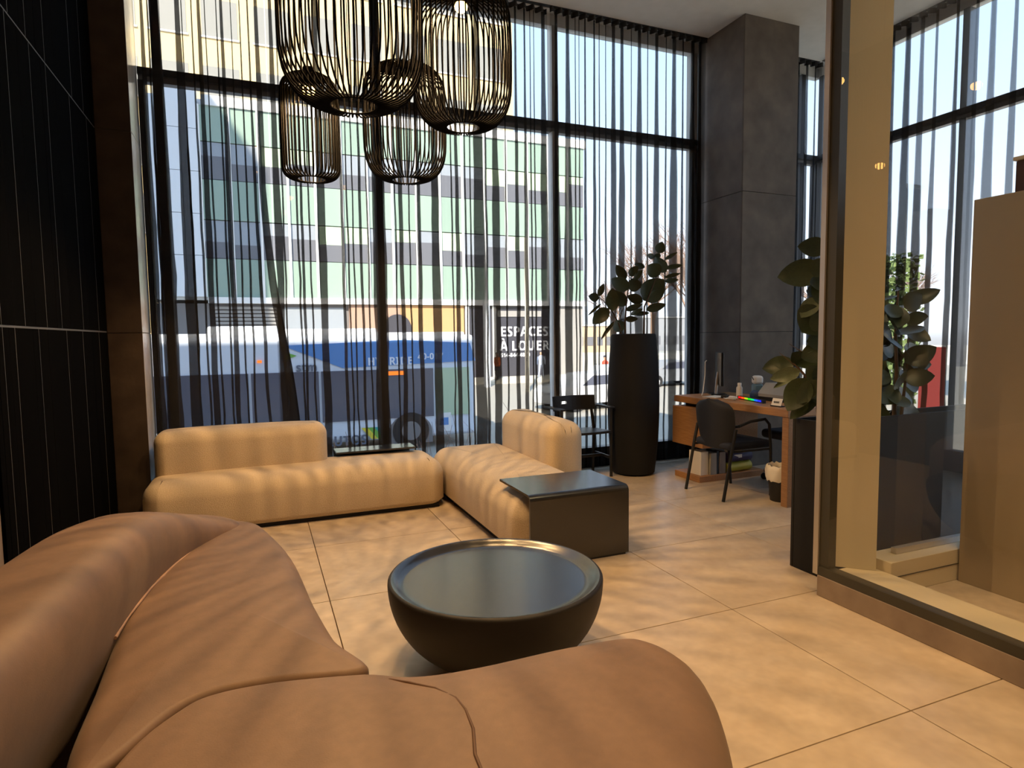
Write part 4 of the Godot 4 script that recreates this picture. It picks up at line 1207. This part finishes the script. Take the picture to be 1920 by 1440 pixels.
func _green_building() -> void:
	var t := thing("office_building", "office block with pale green glass bands across the street", "building", Vector3(0, -1.4, -40))
	var oy := 1.4
	part(t, "wall", bx(Vector3(-5.5, 3.7 + oy, -12), Vector3(22.1, 15.0 + oy, -0.25)), M.white_stone)
	part(t, "roof_edge", bx(Vector3(-2.4, 14.6 + oy, -0.25), Vector3(22.15, 15.15 + oy, 0.12)), M.white_metal)
	part(t, "cornice", bx(Vector3(-2.5, 3.5 + oy, -0.25), Vector3(22.15, 3.85 + oy, 0.2)), M.white_metal)
	part(t, "ground_floor", bx(Vector3(-5.5, 0, -12), Vector3(22.0, 3.5 + oy, -0.3)), M.base_grey)
	var pitch := 1.55
	var x0 := -2.6
	var rows := [[12.64, 14.6, 0], [10.55, 12.6, 1], [8.27, 10.5, 0], [6.1, 8.22, 1], [3.85, 6.05, 0]]
	var r2 := RandomNumberGenerator.new(); r2.seed = 2
	for k in 16:
		var a := x0 + pitch * k
		var b := minf(a + pitch, 22.0)
		for q in rows:
			if q[2] == 0:
				part(t, "spandrel", bx(Vector3(a + 0.02, q[0] + oy, -0.24), Vector3(b - 0.02, q[1] + oy, 0.0)), M.green_panel if k % 2 else M.green_panel_b)
			else:
				var split: float = q[0] + (q[1] - q[0]) * r2.randf_range(0.35, 0.75)
				part(t, "window_pane", bx(Vector3(a + 0.02, q[0] + oy, -0.24), Vector3(b - 0.02, split + oy, -0.06)), M.window_dark)
				part(t, "window_blind", bx(Vector3(a + 0.02, split + oy, -0.24), Vector3(b - 0.02, q[1] + oy, -0.06)), M.window_lime if r2.randf() < 0.45 else M.window_grey)
		part(t, "fin", bx(Vector3(a - 0.07, 3.86 + oy, 0.0), Vector3(a + 0.07, 14.6 + oy, 0.14)), M.white_metal)
	# white stone shaft at the left end, in slabs
	for k in 5:
		var y0 := 3.85 + k * 2.32
		part(t, "stone_slab", bx(Vector3(-4.35, y0 + oy, -0.2), Vector3(-3.5, y0 + 2.29 + oy, 0.5)), M.white_stone)
		part(t, "stone_slab", bx(Vector3(-3.47, y0 + oy, -0.2), Vector3(-2.62, y0 + 2.29 + oy, 0.5)), M.white_stone)
	# ground floor: louvre, tan panels, arch, shop window with letting board
	for k in 9:
		part(t, "louvre_slat", bx(Vector3(-2.2, 1.4 + k * 0.22 + oy, -0.29), Vector3(1.2, 1.56 + k * 0.22 + oy, -0.1)), M.louvre_grey)
	part(t, "shutter", bx(Vector3(1.5, 0.3, -0.29), Vector3(5.2, 3.3 + oy, -0.2)), M.window_grey)
	part(t, "stone_cladding", bx(Vector3(5.4, 0.0, -0.29), Vector3(8.6, 3.48 + oy, -0.05)), M.base_pink)
	part(t, "stone_cladding", bx(Vector3(8.62, 0.0, -0.29), Vector3(12.9, 3.48 + oy, -0.05)), M.base_tan)
	var arch := PackedVector2Array([Vector2(-0.9, 0)])
	for k in 13:
		var an := PI * k / 12
		arch.append(Vector2(-cos(an) * 0.9, 3.4 + sin(an) * 0.9))
	arch.append(Vector2(0.9, 0))
	var m := MB.new(); m.prism(arch, Vector3(8.4, 0, 0.02), Vector3.RIGHT, Vector3.UP, Vector3(0, 0, -0.06))
	part(t, "doorway", m, M.shop_dark)
	part(t, "shop_window", bx(Vector3(13.2, 0.0, -0.29), Vector3(19.5, 3.3 + oy, -0.1)), M.shop_dark)
	part(t, "stone_cladding", bx(Vector3(19.75, 0.0, -0.29), Vector3(21.9, 3.48 + oy, -0.05)), M.louvre_grey)
	for x in [13.1, 15.05, 19.6]:
		part(t, "shop_post", bx(Vector3(x - 0.12, 0.0, -0.1), Vector3(x + 0.12, 3.48 + oy, 0.05)), M.white_metal)
	part(t, "sign_strip", bx(Vector3(15.3, 2.75 + oy, -0.1), Vector3(18.6, 3.15 + oy, -0.04)), M.louvre_grey)
	var sign := Node3D.new(); sign.name = "letting_sign"; t.add_child(sign, true)
	_text(sign, "ESPACES", Vector3(15.45, 1.72 + oy, -0.08), 0.66, M.kerb_white)
	_text(sign, "À LOUER", Vector3(15.45, 0.72 + oy, -0.08), 0.66, M.kerb_white)
	_text(sign, "514-844-4810", Vector3(15.5, 0.1 + oy, -0.08), 0.26, M.kerb_white)

func _cream_building() -> void:
	var t := thing("tower_block", "tall cream walled tower rising behind the green glass offices", "building", Vector3(0, -1.5, -60))
	part(t, "wall", bx(Vector3(-16, 0, -12), Vector3(24.9, 48, 0)), M.cream_facade)
	for row in 5:
		var y := 10.4 + row * 5.5
		var xs := [-14.0, -10.9, -7.2, -3.3, 0.8, 4.9, 9.0, 13.1, 17.2, 21.0]
		for x in xs:
			part(t, "window_pane", bx(Vector3(x, y + 1.5, -0.02), Vector3(x + 2.8, y + 4.6, 0.03)), M.tower_window)
			part(t, "window_sill", bx(Vector3(x - 0.1, y + 1.38, 0.0), Vector3(x + 2.9, y + 1.5, 0.14)), M.white_stone)

func _bus() -> void:
	var t := thing("city_bus", "long white and blue city bus stopped across the street", "bus", Vector3(0, -1.55, -16.0))
	var oy := 1.55
	# body shell
	var m := MB.new(); m.rbox(Vector3(-0.9, (1.42 + oy) / 2 + 0.14, -1.27), Vector3(12.7, 1.42 + oy - 0.28, 2.5), 0.12, 3)
	part(t, "body", m, M.bus_white)
	m = MB.new(); m.rbox(Vector3(-0.95, 1.44 + oy, -1.27), Vector3(12.3, 0.12, 2.3), 0.05, 2)
	part(t, "roof", m, M.bus_roof)
	m = MB.new(); m.rbox(Vector3(-0.3, 1.57 + oy, -1.3), Vector3(1.6, 0.22, 1.9), 0.08, 3)
	part(t, "roof_unit", m, M.bus_roof)
	m = MB.new(); m.rbox(Vector3(1.75, 1.53 + oy, -1.3), Vector3(2.3, 0.16, 1.9), 0.06, 3)
	part(t, "roof_unit", m, M.bus_roof)
	# blue band with a slanted start
	m = MB.new()
	m.prism(PackedVector2Array([Vector2(1.95, 0.62 + oy), Vector2(0.55, 1.2 + oy), Vector2(3.5, 1.3 + oy), Vector2(5.3, 1.2 + oy), Vector2(5.45, 0.72 + oy)]), Vector3(0, 0, -0.02), Vector3.RIGHT, Vector3.UP, Vector3(0, 0, 0.025))
	part(t, "blue_band", m, M.bus_blue)
	# windows
	var xs := [-6.6, -5.0, -3.4, -1.8, -0.2, 1.4, 3.0, 4.3, 5.3]
	for i in xs.size() - 1:
		part(t, "window_pane", bx(Vector3(xs[i] + 0.03, -0.72 + oy, -0.02), Vector3(xs[i + 1] - 0.03, 0.55 + oy, 0.012)), M.window_lime if i == 7 else M.bus_glass)
	part(t, "windscreen", bx(Vector3(5.44, -0.6 + oy, -2.3), Vector3(5.47, 0.6 + oy, -0.2)), M.bus_glass)
	part(t, "marker_light", bx(Vector3(3.08, 0.40 + oy, 0.012), Vector3(3.5, 0.50 + oy, 0.03)), M.amber_light)
	part(t, "marker_light", bx(Vector3(-0.02, 0.80 + oy, 0.0), Vector3(0.08, 0.86 + oy, 0.02)), M.amber_light)
	for x in [-4.2, 3.64]:
		var arch := PackedVector2Array([Vector2(-0.58, 0)])
		for k in 13:
			var an := PI * k / 12
			arch.append(Vector2(-cos(an) * 0.58, 0.28 + sin(an) * 0.5))
		arch.append(Vector2(0.58, 0))
		m = MB.new(); m.prism(arch, Vector3(x, 0.14, 0.008), Vector3.RIGHT, Vector3.UP, Vector3(0, 0, -0.03))
		part(t, "wheel_arch", m, M.base_grey)
		m = MB.new(); m.cyl(Vector3(x, 0.48, -0.25), Vector3(x, 0.48, 0.03), 0.48, 24)
		part(t, "wheel", m, M.tyre)
		m = MB.new(); m.cyl(Vector3(x, 0.48, 0.03), Vector3(x, 0.48, 0.05), 0.25, 20)
		part(t, "hub", m, M.base_grey)
	var lt := Node3D.new(); lt.name = "livery"; t.add_child(lt, true)
	_text(lt, "stm", Vector3(0.84, 0.66 + oy, 0.008), 0.2, M.bus_logo_grey)
	m = MB.new(); m.prism(PackedVector2Array([Vector2(0, 0), Vector2(0.26, 0.09), Vector2(0, 0.18)]), Vector3(0.62, 0.86 + oy, 0.005), Vector3.RIGHT, Vector3.UP, Vector3(0, 0, 0.012))
	part(lt, "emblem", m, M.logo_green)
	_text(lt, "HYBRIDE", Vector3(2.56, 0.76 + oy, 0.012), 0.2, M.bus_text)
	_text(lt, "40-017", Vector3(3.86, 0.86 + oy, 0.012), 0.16, M.bus_text)
	_text(lt, "AUTOS", Vector3(1.45, -1.22 + oy, 0.008), 0.24, M.bus_logo_grey)
	var cols := [M.logo_yellow, M.logo_green, M.logo_teal]
	for k in 3:
		m = MB.new(); m.prism(PackedVector2Array([Vector2(0, 0.3), Vector2(0.16, 0.3), Vector2(0.42, 0.0), Vector2(0.26, 0.0)]), Vector3(2.36 + k * 0.16, -1.22 + oy, 0.004), Vector3.RIGHT, Vector3.UP, Vector3(0, 0, 0.012))
		part(lt, "emblem", m, cols[k])
	m = MB.new(); m.box(Vector3(4.55, -0.9 + oy, 0.004), Vector3(0.36, 0.5, 0.02))
	part(lt, "notice", m, M.kerb_white)
	m = MB.new(); m.box(Vector3(4.55, -0.88 + oy, 0.016), Vector3(0.22, 0.2, 0.006))
	part(lt, "notice_mark", m, M.bus_blue)

func _car(at: Vector3, turn: float, mat: Material, label: String) -> void:
	var t := thing("parked_car", label, "car", at, turn, "cars on the street")
	var prof := PackedVector2Array([Vector2(-2.15, 0.3), Vector2(-2.2, 0.75), Vector2(-1.95, 0.95), Vector2(-1.2, 1.0), Vector2(-0.55, 1.42), Vector2(0.65, 1.45), Vector2(1.35, 1.02), Vector2(2.0, 0.86), Vector2(2.2, 0.6), Vector2(2.15, 0.3)])
	var m := MB.new(); m.prism(prof, Vector3(0, 0, -0.85), Vector3.RIGHT, Vector3.UP, Vector3(0, 0, 1.7))
	part(t, "body", m, mat)
	for s in [-0.86, 0.86]:
		m = MB.new(); m.prism(PackedVector2Array([Vector2(-1.0, 1.0), Vector2(-0.5, 1.36), Vector2(0.6, 1.38), Vector2(1.1, 1.02)]), Vector3(0, 0, s - 0.01), Vector3.RIGHT, Vector3.UP, Vector3(0, 0, 0.02))
		part(t, "side_window", m, M.bus_glass)
		for x in [-1.35, 1.35]:
			m = MB.new(); m.cyl(Vector3(x, 0.33, s - 0.1), Vector3(x, 0.33, s + 0.06), 0.33, 18)
			part(t, "wheel", m, M.tyre)

func _branch(m: MB, a: Vector3, d: Vector3, l: float, r: float, lev: int, r2: RandomNumberGenerator) -> void:
	var b := a + d * l
	m.tube([a, (a + b) / 2 + Vector3(r2.randf_range(-1, 1), 0, r2.randf_range(-1, 1)) * l * 0.04, b], [r, r * 0.85, r * 0.65], 4, false)
	if lev <= 0: return
	for k in 3:
		var e := (d + Vector3(r2.randf_range(-1, 1), r2.randf_range(-0.15, 0.6), r2.randf_range(-1, 1)) * 0.75).normalized()
		_branch(m, a.lerp(b, r2.randf_range(0.55, 1.0)), e, l * r2.randf_range(0.6, 0.8), r * 0.6, lev - 1, r2)

func _bare_tree(at: Vector3, h: float, sd: int, label: String) -> void:
	var t := thing("bare_tree", label, "tree", at, 0.0, "bare trees down the street")
	var r2 := RandomNumberGenerator.new(); r2.seed = sd
	var m := MB.new(); m.tube([Vector3.ZERO, Vector3(0.05, h * 0.15, 0), Vector3(0, h * 0.32, 0.05)], [h * 0.02, h * 0.017, h * 0.014], 7)
	part(t, "trunk", m, M.bark)
	m = MB.new()
	for k in 4:
		_branch(m, Vector3(0, h * (0.22 + 0.03 * k), 0), Vector3(r2.randf_range(-0.6, 0.6), 1, r2.randf_range(-0.6, 0.6)).normalized(), h * 0.26, h * 0.010, 5, r2)
	part(t, "branches", m, M.twig)

func _person(at: Vector3, turn: float, top: Material, legs: Material, label: String) -> void:
	# small distant walker: one body mesh from tapered sections, dressed
	var t := thing("person", label, "person", at, turn, "people on the far pavement")
	var m := MB.new()
	m.tube([Vector3(-0.14, 0.02, 0.1), Vector3(-0.12, 0.45, 0.03), Vector3(-0.09, 0.88, 0)], [0.05, 0.06, 0.09], 8)
	m.tube([Vector3(0.14, 0.02, -0.12), Vector3(0.12, 0.45, 0.0), Vector3(0.09, 0.88, 0)], [0.05, 0.06, 0.09], 8)
	part(t, "trousers", m, legs)
	m = MB.new()
	m.tube([Vector3(0, 0.84, 0), Vector3(0, 1.1, 0), Vector3(0, 1.36, 0), Vector3(0, 1.48, 0)], [0.17, 0.17, 0.2, 0.07], 10)
	m.tube([Vector3(-0.2, 1.38, 0), Vector3(-0.27, 1.1, 0.04), Vector3(-0.25, 0.86, 0.12)], [0.065, 0.055, 0.04], 7)
	m.tube([Vector3(0.2, 1.38, 0), Vector3(0.27, 1.1, -0.02), Vector3(0.25, 0.86, -0.04)], [0.065, 0.055, 0.04], 7)
	part(t, "jacket", m, top)
	m = MB.new(); m.rbox(Vector3(0, 1.62, 0), Vector3(0.16, 0.24, 0.19), 0.079, 4)
	m.cyl(Vector3(0, 1.44, 0), Vector3(0, 1.54, 0), 0.05, 8)
	part(t, "head", m, M.skin)
	m = MB.new(); m.rbox(Vector3(0, 1.68, -0.012), Vector3(0.175, 0.14, 0.2), 0.069, 4)
	part(t, "hair", m, M.cloth_dark)

func _street_things(gy: float) -> void:
	_car(Vector3(12.4, gy, -22.0), 0.1, M.car_white, "white car in bright sun behind the black armchair")
	_car(Vector3(16.5, gy, -27.0), 0.0, M.car_white, "pale car farther along the street, half behind tall planter")
	_car(Vector3(22.0, gy, -30.0), 0.0, M.block_grey, "grey car parked farthest down the street")
	_person(Vector3(14.3, gy + 0.18, -37.6), 0.4, M.orange_cloth, M.cloth_dark, "walker in an orange jacket by the letting sign")
	_person(Vector3(17.6, gy + 0.18, -38.0), -0.6, M.cloth_pale, M.cloth_pale, "walker in pale blue clothes by the shop window")
	_person(Vector3(19.0, gy, -32.0), 1.2, M.red_board, M.cloth_dark, "walker in a red jacket beside the tall planter edge")
	# poles
	var m := MB.new(); m.tube([Vector3(13.1, gy, -30), Vector3(13.1, 6.5, -30)], [0.12, 0.09], 10)
	solo("street_pole", m, M.pavement, "pale street lamp pole in front of the letting sign", "pole")
	m = MB.new(); m.tube([Vector3(12.3, gy, -34), Vector3(12.3, 3.2, -34)], [0.2, 0.2], 10)
	solo("concrete_post", m, M.white_stone, "short white post beside the dark shop window", "post")
	# trees and low blocks to the right
	var tx := [[29.5, -48.0, 9.5], [44.6, -64.0, 17.0], [38.5, -49.0, 13.0], [58.0, -72.0, 20.0], [68.0, -58.0, 15.0], [84.0, -62.0, 14.0]]
	for i in tx.size():
		_bare_tree(Vector3(tx[i][0], gy - 0.02, tx[i][2] * 0.0 + tx[i][1]), tx[i][2], 50 + i, ["shortest bare tree right of the green offices", "bare tree behind the tall planter's leaves", "bare tree with low crown behind the curtain right half", "tall bare tree left of the dark column", "wide bare tree hidden mostly by the dark column", "bare tree seen right of the dark column"][i])
	var blocks := [[54.0, 12.0, 3.2, -98.0, "low warm brick block far down the street", "block_warm"], [70.0, 14.0, 4.6, -96.0, "long grey block far behind the bare trees", "block_grey"], [88.0, 18.0, 6.0, -94.0, "warm coloured far block right of the grey one", "block_warm"]]
	for q in blocks:
		var t := thing("low_building", q[4], "building", Vector3(q[0], gy - 0.02, q[3]), 0.0, "low buildings down the street")
		part(t, "wall", bx(Vector3(-q[1] / 2, 0, -5), Vector3(q[1] / 2, q[2] + 1.5, 0)), M[q[5]])
		part(t, "roof", bx(Vector3(-q[1] / 2 - 0.2, q[2] + 1.5, -5.2), Vector3(q[1] / 2 + 0.2, q[2] + 1.75, 0.2)), M.white_stone)
		for k in int(q[1] / 2):
			part(t, "window_pane", bx(Vector3(-q[1] / 2 + 0.5 + k * 2.0, 1.2, 0.0), Vector3(-q[1] / 2 + 1.7 + k * 2.0, 2.8, 0.05)), M.window_dark)
	# beyond the side window
	var g := thing("hedge", "green hedge outside the side window, seen through the glass", "hedge", Vector3(24.0, gy, -18.0))
	var r2 := RandomNumberGenerator.new(); r2.seed = 77
	m = MB.new()
	for k in 2600:
		var c := Vector3(r2.randf_range(-0.9, 0.9), r2.randf_range(0.05, 6.0), r2.randf_range(-1.3, 0.9))
		var b := Basis.from_euler(Vector3(r2.randf() * 6, r2.randf() * 6, 0))
		m.quad(c + b * Vector3(-0.1, -0.09, 0), c + b * Vector3(0.1, -0.09, 0), c + b * Vector3(0.08, 0.1, 0.03), c + b * Vector3(-0.08, 0.1, 0.03))
	part(g, "foliage", m, M.grass).set_meta("kind", "stuff")
	var bl := thing("side_building", "grey far building outside the side window", "building", Vector3(26.0, gy, -9.0))
	part(bl, "wall", bx(Vector3(0, 0, -4), Vector3(6, 8.5, 3.5)), M.block_grey)
	part(bl, "roof", bx(Vector3(-0.2, 8.5, -4.2), Vector3(6.2, 8.8, 3.7)), M.white_stone)
	for k in 3:
		for j in 2:
			part(bl, "window_pane", bx(Vector3(-0.05, 2.0 + j * 3.2, -3.4 + k * 2.3), Vector3(0.0, 3.8 + j * 3.2, -2.0 + k * 2.3)), M.window_dark)
	var rd := thing("road_sign", "red-orange board standing outside the side window", "sign", Vector3(12.0, gy, -8.1))
	part(rd, "board", rb(Vector3(-0.04, 1.2, -0.16), Vector3(0.04, 2.6, 0.3), 0.01), M.red_board)
	for z in [-0.1, 0.24]:
		m = MB.new(); m.cyl(Vector3(0, 0, z), Vector3(0, 1.2, z), 0.03, 8)
		part(rd, "leg", m, M.block_grey)
	# dry shrubs against the glass
	var sx := [0.9, 1.9, 2.9]
	for i in 3:
		var t := thing("dry_shrub", ["leafless shrub outside the window behind the sofa corner", "leafless shrub outside the window behind chaise back", "leafless shrub outside the window behind the black armchair"][i], "shrub", Vector3(sx[i], gy + 0.15, -6.5), 0.0, "leafless shrubs at the window foot")
		var r3 := RandomNumberGenerator.new(); r3.seed = 90 + i
		m = MB.new()
		for k in 5:
			_branch(m, Vector3(r3.randf_range(-0.1, 0.1), 0, r3.randf_range(-0.1, 0.1)), Vector3(r3.randf_range(-0.1, 0.1), 1, r3.randf_range(-0.1, 0.1)).normalized(), 0.95, 0.008, 2, r3)
		part(t, "branches", m, M.twig)
